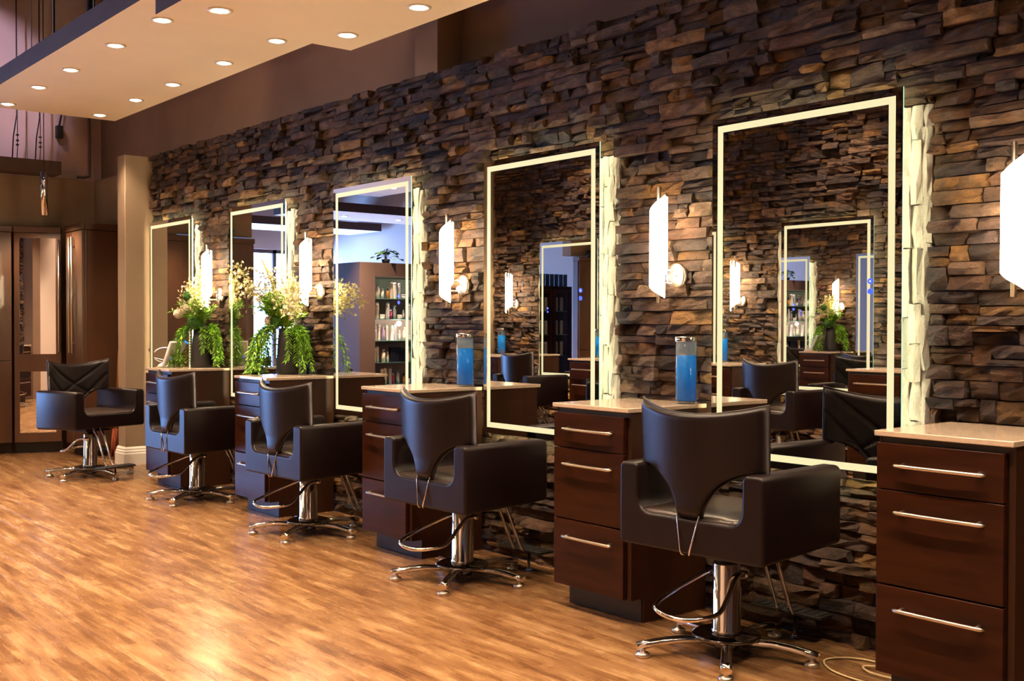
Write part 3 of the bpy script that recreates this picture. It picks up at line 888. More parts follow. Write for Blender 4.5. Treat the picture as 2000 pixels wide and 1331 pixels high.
for x, lb in zip(MIRX[1:], ('second lit mirror, between the two blue-filled jars', 'third lit mirror, reflecting shelves of bottles',
                            'fourth lit mirror, between the two leafy vases', 'farthest narrow-looking lit mirror, next to the tan wing wall')):
    dup(mir, (x, 0, 0), 0, lb, GM)
for k, xo in enumerate(OPM):
    dup(mir, (xo, OPY, 0), PI, ['lit mirror of the opposite row, seen inside the nearest mirror', 'middle lit mirror of the opposite row, seen only in reflection', 'lit mirror of the opposite row, seen inside the second mirror'][k], 'light-banded mirrors of the opposite row')

# ------------------------------------------------------------------ wall sconce
def make_sconce(label):
    t = thing('wall_sconce', label, 'wall lamp')     # origin on the wall face at the rod's x
    fa = math.radians(-9)                        # free edge of the rolled sheet looks out into the room
    key = [(0, 1.757, 1.317), (64, 1.722, 1.343), (128, 1.684, 1.372), (220, 1.72, 1.40), (308, 1.750, 1.439), (335, 1.752, 1.445)]
    def at(th, k):
        for i in range(len(key) - 1):
            if key[i][0] <= th <= key[i + 1][0]:
                f = (th - key[i][0]) / (key[i + 1][0] - key[i][0]); return key[i][k] * (1 - f) + key[i + 1][k] * f
    n = 40; outer = []; inner = []
    for j in range(9):
        for i in range(n):
            th = 335 * i / (n - 1)
            r = .0425 - .006 * th / 335
            ang = fa - math.radians(th)
            z = at(th, 2) + (at(th, 1) - at(th, 2)) * j / 8
            for lst, rr in ((outer, r), (inner, r - .003)): lst.append((rr * math.cos(ang), -.065 + rr * math.sin(ang), z))
    mb = MB(); a = mb.grid(outer, n, 9, flip=True); b2 = mb.grid(inner, n, 9)
    for ia, ib in (([a + i for i in range(n)], [b2 + i for i in range(n)]), ([b2 + 8 * n + i for i in range(n)], [a + 8 * n + i for i in range(n)]),
                   ([b2 + j * n for j in range(9)], [a + j * n for j in range(9)]), ([a + j * n + n - 1 for j in range(9)], [b2 + j * n + n - 1 for j in range(9)])):
        for q in range(len(ia) - 1): mb.face([ia[q], ia[q + 1], ib[q + 1], ib[q]])
    mb.obj('shade', M['opal'], t)
    MB().tube([(.0, -.065, 1.296), (.0, -.065, 1.795)], .0095, 14).obj('rod', M['nickel'], t)
    MB().lathe([(.0001, -.009), (.044, -.008), (.054, -.005), (.057, .0), (.057, .03), (.0001, .03)], 32, (0.012, .028, 1.414), axis='y').obj('back_plate', M['nickel'], t)
    ar = MB()
    for zz in (1.382, 1.440): ar.tube([(.004, .010, zz), (.0, -.06, zz)], .005, 8)
    ar.lathe([(.0001, -.012), (.006, -.010), (.006, 0), (.0001, 0)], 10, (.036, .008, 1.414), axis='y')
    ar.obj('bracket', M['nickel'], t)
    return t
scn = make_sconce('nearest lit scroll wall sconce, at the right edge of view')
GS = 'rolled glass sconces on the stone wall'; scn['group'] = GS
scn.location = (ST[0] + .262, 0, 0)
for x, lb in zip(ST[1:], ('lit scroll sconce above the nearer blue-filled jar', 'lit scroll sconce above the farther blue-filled jar', 'lit scroll sconce behind the larger leafy vase', 'lit scroll sconce behind the far vase of pompoms')):
    dup(scn, (x + .262, 0, 0), 0, lb, GS)
for k, xo in enumerate(OPS[1:]):
    dup(scn, (xo - .262, OPY, 0), PI, ['lit scroll sconce of the opposite row, reflected in the nearest mirror', 'middle lit scroll sconce of the opposite row, seen in reflection', 'farthest lit scroll sconce of the opposite row, reflected in the second mirror'][k], 'rolled glass sconces of the opposite row')

# ------------------------------------------------------------------ disinfectant jars
def make_jar(label):
    t = thing('disinfectant_jar', label, 'jar')
    MB().lathe([(.0001, 0), (.043, 0), (.046, .003), (.046, .262), (.043, .262), (.043, .012), (.0001, .012)], 32).obj('glass_body', M['jarglass'], t)
    MB().lathe([(.0001, .0135), (.0424, .0135), (.0424, .205), (.0001, .205)], 32).obj('blue_liquid', M['blue'], t)
    MB().lathe([(.0426, .2055), (.0426, .2615)], 32).obj('fogged_band', M['fogglass'], t)
    MB().lathe([(.0001, .262), (.047, .262), (.048, .265), (.048, .280), (.046, .283), (.0001, .284)], 32).obj('lid', M['chrome'], t)
    return t
jar = make_jar('glass jar of blue liquid with chrome lid, nearer of the two')
jar.location = (-3.112, -.045, CH); GJ = 'jars of blue liquid'; jar['group'] = GJ
dup(jar, (-4.66, -.045, CH), 0, 'glass jar of blue liquid with chrome lid, farther of the two', GJ)
for k, xo in enumerate(OPS[1:]):
    dup(jar, (xo - .41, OPY + .05, CH), 0, ['jar of blue liquid on the opposite row, reflected in the nearest mirror', 'jar of blue liquid on the middle opposite cabinet, seen in reflection', 'jar of blue liquid on the opposite row, reflected in the second mirror'][k], GJ)

# ------------------------------------------------------------------ leafy vases
def frond(mb, start, dir0, length, droop, R, leaf=.04, n=16, wd=.010):
    p = Vector(start); d = Vector(dir0).normalized(); pts = [tuple(p)]
    st = length / n
    for i in range(n):
        d = (d + Vector((R.uniform(-.12, .12), R.uniform(-.12, .12), -droop))).normalized()
        p = p + d * st; pts.append(tuple(p))
        if i > 1:
            sd = d.cross(Vector((0, 0, 1)))
            if sd.length < .05: sd = Vector((R.uniform(-1, 1), R.uniform(-1, 1), 0))
            sd.normalize(); ax = d.cross(sd)
            for sg in (-1, 1):
                for tw in (R.uniform(-.9, .9), R.uniform(-.9, .9)):
                    ld = d * .75 + sd * sg * math.cos(tw) * .8 + ax * math.sin(tw) * .8
                    mb.leaf(p, ld, (R.uniform(-1, 1), R.uniform(-1, 1), 1), leaf * R.uniform(.7, 1.2), wd, 0)
    mb.tube(pts[::2] + [pts[-1]], .0018, 4, mi=1)
def blossom(mb, start, end, R, k=34, spread=.05, size=.013):
    a, b2 = Vector(start), Vector(end)
    mid = a.lerp(b2, .55) + Vector((0, 0, .05))
    pts = [tuple((a * (1 - f) ** 2 + mid * 2 * f * (1 - f) + b2 * f * f)) for f in [i / 8 for i in range(9)]]
    mb.tube(pts, .0016, 4, mi=1)
    for q in range(k):
        f = .38 + .62 * R.random()
        p = a * (1 - f) ** 2 + mid * 2 * f * (1 - f) + b2 * f * f
        sp = spread * (1.15 - f * .6)
        e = p + Vector((R.gauss(0, 1), R.gauss(0, 1), R.gauss(0, 1))) * sp * .62
        mb.tube([tuple(p), tuple(e)], .0008, 3, mi=1)
        nrm = Vector((R.uniform(-1, 1), R.uniform(-1, 1), R.uniform(-.3, 1))).normalized(); u = nrm.orthogonal().normalized(); v = nrm.cross(u)
        for m5 in range(5):
            an = 2 * PI * m5 / 5; dd = u * math.cos(an) + v * math.sin(an) + nrm * .25
            mb.leaf(e, dd, nrm, size * R.uniform(.8, 1.2), size * .85, 0)
def ball(r, c, R, jit=.12, n=9, m=14):
    mb = MB(); pts = []
    mb2 = bmesh.new(); bmesh.ops.create_icosphere(mb2, subdivisions=3, radius=r)
    for v in mb2.verts: v.co = v.co * (1 + R.uniform(-jit, jit)) + Vector(c)
    mb.v = [tuple(v.co) for v in mb2.verts]
    for f in mb2.faces: mb.face([v.index for v in f.verts], 0, False)
    mb2.free(); return mb
def make_vase(label, loc, R, big):
    t = thing('flower_vase', label, 'vase', loc)
    rb, rt, h = (.074, .056, .30) if big else (.082, .056, .30)
    MB().lathe([(.0001, 0), (rb - .006, 0), (rb, .008), (rb * .985, .06), (rb * .5 + rt * .5, .19), (rt, h), (rt - .006, h), (rt - .010, h - .03), (.0001, h - .035)], 36).obj('vessel', M['blackmat'], t)
    H = h
    L = [M['leaf'], M['stem']]
    nf = 42 if big else 26
    for q in range(nf):
        left = R.random() < (.72 if big else .5)
        an = math.radians(R.gauss(228, 26)) if left else math.radians(R.gauss(18, 22))
        ln = R.uniform(.34, .60) if left and big else R.uniform(.30, .48) if left else R.uniform(.22, .40)
        mb = MB(); yy = min(math.sin(an), .35)
        frond(mb, (.03 * math.cos(an), .03 * yy, H - .01), (math.cos(an) * .8, yy * .8, .9), ln, .30, R, .044, 18, .010)
        for i, v in enumerate(mb.v):
            y = v[1]
            if loc[1] + y > .012: y = .012 - loc[1] - .002 * R.random()
            z = max(v[2], .004)
            rr = math.hypot(v[0], y); lim = (rb + (rt - rb) * z / h) + .003
            if z < h and rr < lim and z > .01: 
                k = lim / max(rr, 1e-4); mb.v[i] = (v[0] * k, y * k if loc[1] + y * k < .02 else y, z); continue
            mb.v[i] = (v[0], y, z)
        mb.obj('frond', L, t)
    # upright feathery greens
    for q in range(46 if big else 26):
        an = R.uniform(0, 2 * PI); mb = MB()
        frond(mb, (.02 * math.cos(an), -.02, H - .02), (math.cos(an) * .45, -abs(math.sin(an)) * .3, 1), R.uniform(.14, .28), .05, R, .044, 14, .010)
        mb.obj('frond', L, t)
    P = [M['petal'], M['spike']]
    if big:
        ends = [(-.24, -.30, .66), (-.22, -.26, .72), (-.17, -.22, .62), (-.14, -.15, .70), (-.09, -.12, .60), (-.05, -.10, .68), (-.19, -.20, .57), (-.02, -.08, .58), (.03, -.05, .67), (.06, -.09, .56),
                (-.08, -.18, .54), (.02, -.12, .52), (.10, -.04, .62), (.24, -.10, .60), (.32, -.13, .58), (.38, -.14, .52), (.42, -.16, .48), (.30, -.12, .50), (.36, -.15, .58)]
    else:
        ends = [(-.10, -.12, .56), (-.06, -.06, .66), (-.02, -.06, .58), (.04, -.04, .68), (.09, -.05, .62), (.12, -.05, .52), (.03, -.08, .53), (-.07, -.10, .50), (.10, -.06, .70), (.06, -.09, .47), (-.03, -.09, .63)]
    for e in ends:
        mb = MB(); blossom(mb, (0, -.01, H - .02), e, R, 62 if big else 46, .062, .0120)
        mb.obj('blossom_spray', P, t)
    sp = [(-.12, -.14, .78), (.10, -.02, .68), (.07, -.02, .62)] if big else [(.0, -.03, .70), (.07, -.04, .74), (-.10, -.05, .62)]
    for e in sp:
        a = Vector((0, -.01, H)); b2 = Vector(e); pts = [a.lerp(b2, f) + Vector((0, 0, .05 * math.sin(PI * f))) for f in [i / 7 for i in range(8)]]
        MB().tube([tuple(p) for p in pts], [.0025, .003, .006, .009, .010, .009, .006, .002], 7).obj('spike', M['spike'], t)
    if big:
        ball(.042, (-.02, -.07, H + .05), R).obj('moss_ball', M['leafdark'], t)
        ball(.036, (-.07, -.09, H + .12), R, .06).obj('moss_ball', M['leafdark'], t)
        ball(.034, (-.06, -.10, H + .05), R, .10).obj('pompom', M['pompom'], t)
    else:
        ball(.062, (.01, -.05, H + .045), R).obj('moss_ball', M['leafdark'], t)
        ball(.038, (-.04, -.09, H + .235), R, .08).obj('moss_ball', M['leafdark'], t)
        ball(.037, (-.045, -.11, H + .14), R, .10).obj('pompom', M['pompom'], t)
        ball(.036, (-.085, -.145, H + .105), R, .10).obj('pompom', M['pompom'], t)
    return t
make_vase('larger arrangement of trailing ferns and cream blossom in a black vase, nearer one', (-6.555, -.085, CH), random.Random(3), True)
make_vase('black vase with two cream pompom flowers and ferns on the farthest cabinet', (-7.915, -.085, CH), random.Random(11), False)

# ------------------------------------------------------------------ white terminal on the farthest cabinet
t = thing('payment_terminal', 'white tablet terminal leaning on its dock with a looped cable, left of the far vase', 'terminal', (-8.055, -.285, CH), math.radians(-62))
def tilted_slab():
    mb = MB(); tl = math.radians(22)
    mb.box(-.072, .072, -.012, .012, 0, .205)
    mb.v = [(x, y * math.cos(tl) + z * math.sin(tl), z * math.cos(tl) - y * math.sin(tl) + .006) for x, y, z in mb.v]
    return mb
tilted_slab().obj('tablet', M['paper'], t, bevel=.008, seg=3)
mb = MB().box(-.062, .062, -.0132, -.0122, .03, .19); tl = math.radians(22)
mb.v = [(x, y * math.cos(tl) + z * math.sin(tl), z * math.cos(tl) - y * math.sin(tl) + .006) for x, y, z in mb.v]
mb.obj('screen', M['screen'], t)
MB().lathe([(.0001, 0), (.062, 0), (.066, .006), (.062, .018), (.045, .030), (.02, .036), (.0001, .037)], 28, (.0, -.02, 0)).obj('dock', M['paper'], t)
hd = MB().tube([(-.03, .0, .03), (-.052, .03, .085), (-.075, .06, .14), (-.095, .085, .185)], [.018, .020, .021, .018], 14).obj('hand_scanner', M['paper'], t)
MB().tube([(-.0954, .0856, .186), (-.0985, .0895, .193)], [.0185, .015], 14).obj('scanner_tip', M['screen'], hd)
cpts = []
for i in range(25):
    a = 2 * PI * i / 24; cpts.append((.045 + .070 * math.cos(a + .4), .0 - .045 * math.cos(a + .4), .095 + .055 * math.sin(a + .4)))
MB().tube(cpts[:22] + [(.03, .01, .05)], .0042, 7).obj('cable_loop', M['paper'], t)
MB().tube([(.05, -.02, .006), (.09, -.04, .005), (.13, -.01, .005), (.17, .03, .005), (.20, .09, .005)], .003, 6).obj('cable_lead', M['cable'], t)
MB().lathe([(.0001, 0), (.006, 0), (.005, .002), (.0001, .0025)], 12, (.035, .045, .07), axis='y').obj('status_light', M['blue_led'], t)
# small clear dish on the vase counter
tag(MB().lathe([(.0001, 0), (.028, 0), (.032, .012), (.030, .012), (.026, .003), (.0001, .003)], 8, (-6.60, -.30, CH)).obj('glass_dish', M['glass']), 'small clear glass dish near the larger leafy vase', 'dish')

# ------------------------------------------------------------------ tall cabinets in the far corner
def tall(name, label, poly, cat='cabinet', doors=None):
    t = thing(name, label, cat)
    MB().prism(poly, .10, 2.035).obj('carcass', M['tallwood'], t, bevel=.003, seg=1, fix=True)
    cx = sum(p[0] for p in poly) / len(poly); cyy = sum(p[1] for p in poly) / len(poly)
    return t
def offset(p, q, d):
    dx, dy = q[0] - p[0], q[1] - p[1]; ln = math.hypot(dx, dy); return (dy / ln * d, -dx / ln * d)
def panel(p, q, z0, z1, th, s0=0.0, s1=1.0, lift=0.0):
    """flat panel standing on the line p-q, thickness th towards the right of p->q"""
    ox, oy = offset(p, q, 1.0)
    a = (p[0] + (q[0] - p[0]) * s0, p[1] + (q[1] - p[1]) * s0); b2 = (p[0] + (q[0] - p[0]) * s1, p[1] + (q[1] - p[1]) * s1)
    poly = [(a[0] + ox * lift, a[1] + oy * lift), (a[0] + ox * (lift + th), a[1] + oy * (lift + th)), (b2[0] + ox * (lift + th), b2[1] + oy * (lift + th)), (b2[0] + ox * lift, b2[1] + oy * lift)]
    return MB().prism(poly, z0, z1)
def bar_handle(parent, p, q, s, z0, z1, out=.045):
    ox, oy = offset(p, q, 1.0)
    x = p[0] + (q[0] - p[0]) * s; y = p[1] + (q[1] - p[1]) * s
    mb = MB().tube([(x + ox * out, y + oy * out, z0), (x + ox * out, y + oy * out, z1)], .0095, 10)
    for zz in (z0 + .09, (z0 + z1) / 2, z1 - .09): mb.tube([(x + ox * .018, y + oy * .018, zz), (x + ox * out, y + oy * out, zz)], .006, 8)
    mb.obj('handle', M['nickel'], parent)
A0, A1 = (-10.70, -1.72), (-10.70, -.690)
B0, B1 = (-10.69, -.675), (-10.545, -.295)
C0, C1 = (-10.42, -.275), (-9.97, -.275)
D0, D1 = (-9.97, -.275), (-9.97, .10)
def crown(p, q, parent, z=2.035, h=.055, th=.03):
    panel(p, q, z, z + h, th + .10, 0, 1, -.10).obj('crown', M['tallwood'], parent, bevel=.004, seg=1, fix=True)
def kick(p, q, parent): panel(p, q, .001, .10, .05, 0, 1, -.10).obj('toe_kick', M['gloss_dark'], parent, fix=True)
t = tall('tall_cabinet', 'tall flat brown cabinet at the left edge, two stacked doors', [A0, A1, (-10.795, -.690), (-10.795, -1.72)])
for (z0, z1) in ((.105, .852), (.858, 2.03)):
    panel((A0[0], A0[1]), A1, z0, z1, .02, .55, .992, .001).obj('cabinet_door', M['tallwood'], t, bevel=.002, seg=1, fix=True)
    panel((A0[0], A0[1]), A1, z0, z1, .02, .01, .54, .001).obj('cabinet_door', M['tallwood'], t, bevel=.002, seg=1, fix=True)
crown(A0, A1, t); kick(A0, A1, t)
t = tall('mirror_cabinet', 'narrow tall cabinet with two mirrored door panels behind the farthest chair', [B0, B1, (-10.79, -.295), (-10.79, -.675)])
d = thing_door = None
fr = MB()
for (z0, z1, a0, a1) in ((.105, .19, 0, 1), (.755, .915, 0, 1), (1.985, 2.03, 0, 1), (.19, .755, 0, .105), (.19, .755, .89, 1), (.915, 1.985, 0, .105), (.915, 1.985, .89, 1)):
    pp = panel(B0, B1, z0, z1, .022, a0 * .97 + .015, a1 * .97 + .015, .001); n = len(fr.v); fr.v += pp.v
    for f in pp.f: fr.face([i + n for i in f])
dd = fr.obj('cabinet_door', M['tallwood'], t, fix=True)
for (z0, z1) in ((.19, .755), (.915, 1.985)): panel(B0, B1, z0, z1, .008, .115, .88, .002).obj('mirror_pane', M['mirror'], dd, fix=True)
bar_handle(dd, B0, B1, .945, .93, 1.97)
crown(B0, B1, t); kick(B0, B1, t)
t = tall('corner_cabinet', 'tall dark corner cabinet with two long bar handles, beside the tan wing wall', [C0, C1, (-9.97, .10), (-10.42, .10)])
dc = panel(C0, C1, .105, 2.03, .02, .01, .44, .001).obj('cabinet_door', M['tallwood'], t, bevel=.002, seg=1, fix=True); bar_handle(dc, C0, C1, .36, .93, 1.98)
dc = panel(C0, C1, .105, 2.03, .02, .45, .99, .001).obj('cabinet_door', M['tallwood'], t, bevel=.002, seg=1, fix=True); bar_handle(dc, C0, C1, .53, .93, 1.98)
panel(C0, C1, 2.035, 2.09, .13, 0, 1, -.10).obj('crown', M['tallwood'], t, fix=True)
panel(D0, D1, 2.035, 2.09, .05, 0, 1, -.02).obj('crown', M['tallwood'], t, fix=True)
panel(D0, D1, .10, 2.03, .012, .06, .98, 0.0).obj('side_panel', M['tallwood'], t, fix=True)
panel(C0, C1, .001, .10, .04, 0, 1, -.09).obj('toe_kick', M['gloss_dark'], t, fix=True)
# broom in the gap between corner cabinet and wing wall
t = thing('broom', 'thin broom with rust bristles leaning between corner cabinet and wing wall', 'broom', (-9.66, -.10, 0))
MB().tube([(-.05, .0, .26), (.02, .05, 1.70)], .009, 8).obj('handle', M['broomstick'], t)
bz = MB()
for q in range(26):
    a = rnd.uniform(-.05, .05); bz.tube([(-.05 + a * .35, rnd.uniform(-.02, .02), .27), (-.055 + a, rnd.uniform(-.04, .04), .004)], .004, 4)
bz.obj('bristles', M['broom'], t, kind='stuff')

# ------------------------------------------------------------------ pendant, wires, conduit
t = thing('pendant_tube', 'slim polished chrome tube pendant hanging before the corner wall', 'pendant lamp', (-10.20, -.55, 2.159))
MB().lathe([(.026, 0.0), (.033, 0.0), (.033, .378), (.030, .382), (.0001, .383)], 28).obj('tube', M['chrome'], t)
MB().tube([(0, 0, .38), (0, 0, 2.54)], .004, 6).obj('cord', M['black'], t)
MB().lathe([(.0255, .012), (.0001, .012)], 20).obj('lens', M['bulb'], t, fix=True)
ld = bpy.data.lights.new('pendant_lamp', 'SPOT'); ld.energy = 45; ld.color = WARM; ld.spot_size = math.radians(150); ld.spot_blend = .6; ld.shadow_soft_size = .025
lo = bpy.data.objects.new('pendant_lamp', ld); C.objects.link(lo); lo.location = (-10.20, -.55, 2.150)
for k, (x, y, z0, z1, lb) in enumerate(((-9.0, -1.30, 3.02, 4.7, 'steel hanger wire above the far end of the soffit, leftmost'), (-8.2, -1.22, 3.02, 4.7, 'thin steel hanger wire above the soffit, second from left'),
        (-7.6, -1.25, 3.02, 4.7, 'dark hanger wire above the soffit, third from left'), (-6.9, -1.22, 3.02, 4.7, 'dark hanger wire beside the flexible conduit above the soffit'), (-6.45, -1.30, 3.02, 4.7, 'dark hanger wire above the soffit, rightmost'))):
    tag(MB().tube([(x, y, z0), (x + .004, y, z1)], .006 if k != 1 else .003, 6).obj('hanger_wire', M['steel_wire'] if k in (0, 1) else M['black']), lb, 'wire', 'soffit hanger wires')
for k, (x, y, lb) in enumerate(((-10.64, -.655, 'bent hanger wire on the dark bulkhead by the corner, left one'), (-10.64, -.455, 'twisted hanger wire on the dark bulkhead by the corner, right one'))):
    mb = MB().tube([(x, y - .04, 2.70), (x, y - .03, 2.90), (x, y, 3.10), (x, y, 4.7)], .006, 6).tube([(x, y, 2.70), (x + .004, y + .004, 2.8), (x, y, 4.69)], .004, 5)
    for zz in (2.83, 2.87, 2.92): mb.lathe([(.0001, -.01), (.014, -.006), (.014, .006), (.0001, .01)], 8, (x, y + .005, zz))
    tag(mb.obj('hanger_wire', M['black']), lb, 'wire')
fc = []
for i in range(15):
    f = i / 14; fc.append((-7.05 + .35 * f ** 2, -1.20, 3.02 + 1.1 * f + .15 * math.sin(f * PI)))
mb = MB().tube(fc, .018, 8)
for i in range(0, 15): mb.lathe([(.0185, -.006), (.021, 0), (.0185, .006)], 8, fc[i])
tag(mb.obj('flexible_conduit', M['black']), 'black ribbed flexible conduit curving up from the soffit', 'conduit')
t = thing('junction_box', 'small grey junction box and conduit on top of the corner wall', 'conduit', (-10.88, -.17, 2.578))
MB().box(-.05, .05, -.09, .11, 0, .075).obj('box', M['nickel'], t, bevel=.004)
cd = [(0, .11, .035), (0, .19, .035), (0, .25, .05), (0, .29, .10), (0, .305, .18), (0, .31, .30), (0, .31, 2.1)]
cd = [(a, min(b2, .245), c) for a, b2, c in cd]
MB().tube(cd, .014, 8).obj('conduit', M['steel_wire'], t)
mb = MB().tube([(0, 0, 0), (.01, .02, .12), (0, 0, .30), (.02, -.05, .55), (.02, -.05, 1.3)], .010, 6)
o = mb.obj('lead', M['black'])
t = thing('wall_speaker', 'small dark device hanging from its cable high on the back wall', 'speaker', (-10.90, -.20, 3.02))
MB().box(-.03, .03, -.03, .03, -.05, .07).obj('case', M['black'], t, bevel=.006)
o.parent = t; o.location = (0, 0, .07)

for k, (x, y, tx, ty, tz, e, c, sz, lb) in enumerate(((-8.6, -1.75, -10.97, -.95, 3.45, 190, (.86, .72, 1.0), 34, 'added unseen ceiling spot washing the high back wall, above the far soffit'),
        (-9.6, -1.3, -10.97, -.36, 2.92, 26, (1, .62, .34), 22, 'added unseen small warm ceiling spot aimed at the corner of the high back wall'),
        (-7.2, -1.6, -8.6, .22, 2.9, 60, (1, .66, .46), 60, 'added unseen ceiling spot washing the high wall above the stone'),
        (-5.6, -1.5, -6.6, .22, 2.9, 60, (1, .66, .46), 60, 'added unseen ceiling spot washing the high wall beside the pilaster'))):
    t = thing('added_spot', lb, 'ceiling light', (x, y, 4.7))  # unseen spots, added to brighten the high walls
    MB().lathe([(.0001, -.02), (.05, -.02), (.05, 0), (.0001, 0)], 20).tube([(0, 0, -.02), (0, 0, -.12)], .008, 8).obj('mount', M['black'], t)
    MB().lathe([(.04, -.26), (.045, -.25), (.045, -.13), (.0001, -.12)], 20).obj('head', M['black'], t)
    ld = bpy.data.lights.new('added_spot_lamp', 'SPOT'); ld.energy = e; ld.color = c; ld.spot_size = math.radians(sz); ld.spot_blend = .6; ld.shadow_soft_size = .03
    lo = bpy.data.objects.new('added_spot_lamp', ld); C.objects.link(lo); lo.location = (x, y, 4.40)
    lo.rotation_euler = (Vector((tx, ty, tz)) - Vector((x, y, 4.40))).to_track_quat('-Z', 'Y').to_euler()

# ------------------------------------------------------------------ loose cable on the floor
pts = []
def bez(P, n=10):
    out = []
    for i in range(len(P) - 1):
        p0, p1, p2, p3 = (Vector(P[max(i - 1, 0)]), Vector(P[i]), Vector(P[i + 1]), Vector(P[min(i + 2, len(P) - 1)]))
        for q in range(n):
            f = q / n
            out.append(tuple(.5 * ((2 * p1) + (p2 - p0) * f + (2 * p0 - 5 * p1 + 4 * p2 - p3) * f * f + (3 * p1 - p0 - 3 * p2 + p3) * f ** 3)))
    out.append(tuple(P[-1])); return out
P = [(-1.86, -.10, .005), (-2.05, -.085, .005), (-2.24, -.10, .005), (-2.31, -.20, .005), (-2.22, -.29, .005), (-2.06, -.31, .006), (-1.98, -.25, .007), (-2.02, -.17, .008), (-2.12, -.14, .009),
     (-2.17, -.18, .010), (-2.10, -.225, .011), (-1.95, -.20, .008), (-1.86, -.17, .006)]
tag(MB().tube(bez(P, 8), .0038, 6).obj('loose_cable', M['cable']), 'thin ivory cable coiled on the floor beside the nearest cabinet', 'cable')

# ------------------------------------------------------------------ retail unit reflected in the third mirror
RX, RY = -11.4, -3.45
t = thing('retail_shelf_unit', 'brown retail unit with glass shelves of bottles, reflected in the third mirror', 'shelf unit', (RX, RY, 0))
# local: front faces +x at x=0, runs along -y
MB().box(-.62, 0, -.22, 0, 0, 1.945).box(-.62, 0, -2.0, -1.86, 0, 1.945).box(-.62, 0, -1.86, -.22, 1.775, 1.945).box(-.62, 0, -1.86, -.22, 0, .42).obj('frame', M['retail'], t, bevel=.003, seg=1)
MB().box(-.60, -.585, -1.86, -.22, .42, 1.775).obj('back_panel', M['pinkwall'], t)
SZ = [.450, .722, .990, 1.252, 1.508]
for yy in (-.55, -1.05, -1.55):  # fill lights added to brighten the bottles, no visible fixture
    ld = bpy.data.lights.new('added_shelf_fill', 'SPOT'); ld.energy = 30; ld.color = (1, .8, .62); ld.spot_size = math.radians(130); ld.shadow_soft_size = .03
    lo = bpy.data.objects.new('added_shelf_fill', ld); C.objects.link(lo); lo.location = (RX - .10, RY + yy, 1.765)
    ld = bpy.data.lights.new('added_shelf_fill', 'POINT'); ld.energy = 6; ld.color = (1, .8, .62); ld.shadow_soft_size = .03
    lo = bpy.data.objects.new('added_shelf_fill', ld); C.objects.link(lo); lo.location = (RX + .02, RY + yy, 1.2)
for z in SZ: MB().box(-.58, -.02, -1.858, -.222, z - .007, z).obj('glass_shelf', M['shelfglass'], t)
bcols = {'cream': simple('cream_bottle', (0.72, 0.62, 0.52), 0.35), 'silver': simple('silver_bottle', (0.6, 0.6, 0.62), 0.25, metal=0.6), 'black': simple('black_bottle', (0.01, 0.012, 0.02), 0.2),
         'amber': simple('amber_bottle', (0.5, 0.2, 0.04), 0.3), 'lilac': simple('lilac_bottle', (0.35, 0.25, 0.42), 0.3), 'white': simple('white_bottle', (0.82, 0.8, 0.78), 0.35), 'rose': simple('rose_label', (0.6, 0.08, 0.2), 0.5)}
def bottle_mesh(kind, col):
    mb = MB()
    if kind == 'tall': mb.lathe([(.0001, 0), (.023, 0), (.024, .004), (.024, .15), (.022, .162)], 14, mi=0).lathe([(.0225, .162), (.0225, .185), (.014, .197), (.0001, .198)], 14, mi=1)
    elif kind == 'pump': mb.lathe([(.0001, 0), (.028, 0), (.028, .12), (.012, .135), (.012, .15)], 14, mi=0).box(-.01, .03, -.008, .008, .15, .165, 1)
    elif kind == 'jar': mb.lathe([(.0001, 0), (.032, 0), (.032, .04)], 14, mi=0).lathe([(.033, .04), (.033, .06), (.0001, .061)], 14, mi=1)
    elif kind == 'box': mb.box(-.02, .02, -.032, .032, 0, .175, 0)
    else: mb.lathe([(.0001, 0), (.018, 0), (.018, .09), (.008, .10)], 12, mi=0).lathe([(.010, .10), (.010, .125), (.0001, .126)], 12, mi=1)
    capm = {'black': bcols['silver'], 'silver': bcols['silver'], 'amber': bcols['black']}.get(col, bcols['white'])
    return mb.mesh('bottle', [bcols[col], capm])
bm_cache = {}
posn = ['first', 'second', 'third', 'fourth', 'fifth', 'sixth', 'seventh', 'eighth', 'ninth', 'tenth', 'eleventh', 'twelfth', 'thirteenth', 'fourteenth', 'fifteenth', 'sixteenth']
shn = ['bottom', 'second', 'third', 'fourth', 'top']
rows = [['small', 'small', 'tall', 'tall', 'tall', 'small', 'pump', 'small', 'jar', 'small', 'tall', 'small', 'pump'],
        ['tall', 'tall', 'pump', 'small', 'box', 'box', 'box', 'box', 'tall', 'small', 'box', 'box', 'tall'],
        ['tall', 'tall', 'pump', 'tall', 'tall', 'tall', 'small', 'pump', 'jar', 'tall', 'tall', 'tall', 'pump'],
        ['tall', 'tall', 'jar', 'tall', 'small', 'pump', 'jar', 'small', 'tall', 'tall', 'pump', 'jar', 'tall'],
        ['tall', 'pump', 'small', 'small', 'tall', 'tall', 'tall', 'jar', 'pump', 'pump', 'tall', 'tall', 'small']]
cols = {'tall': ['cream', 'cream', 'silver', 'cream', 'white'], 'pump': ['lilac', 'white', 'silver', 'cream'], 'small': ['white', 'amber', 'white', 'rose'], 'jar': ['cream', 'white'], 'box': ['black', 'black', 'black']}
catn = {'tall': 'tall bottle', 'pump': 'pump bottle', 'small': 'small bottle', 'jar': 'squat jar', 'box': 'slim carton'}
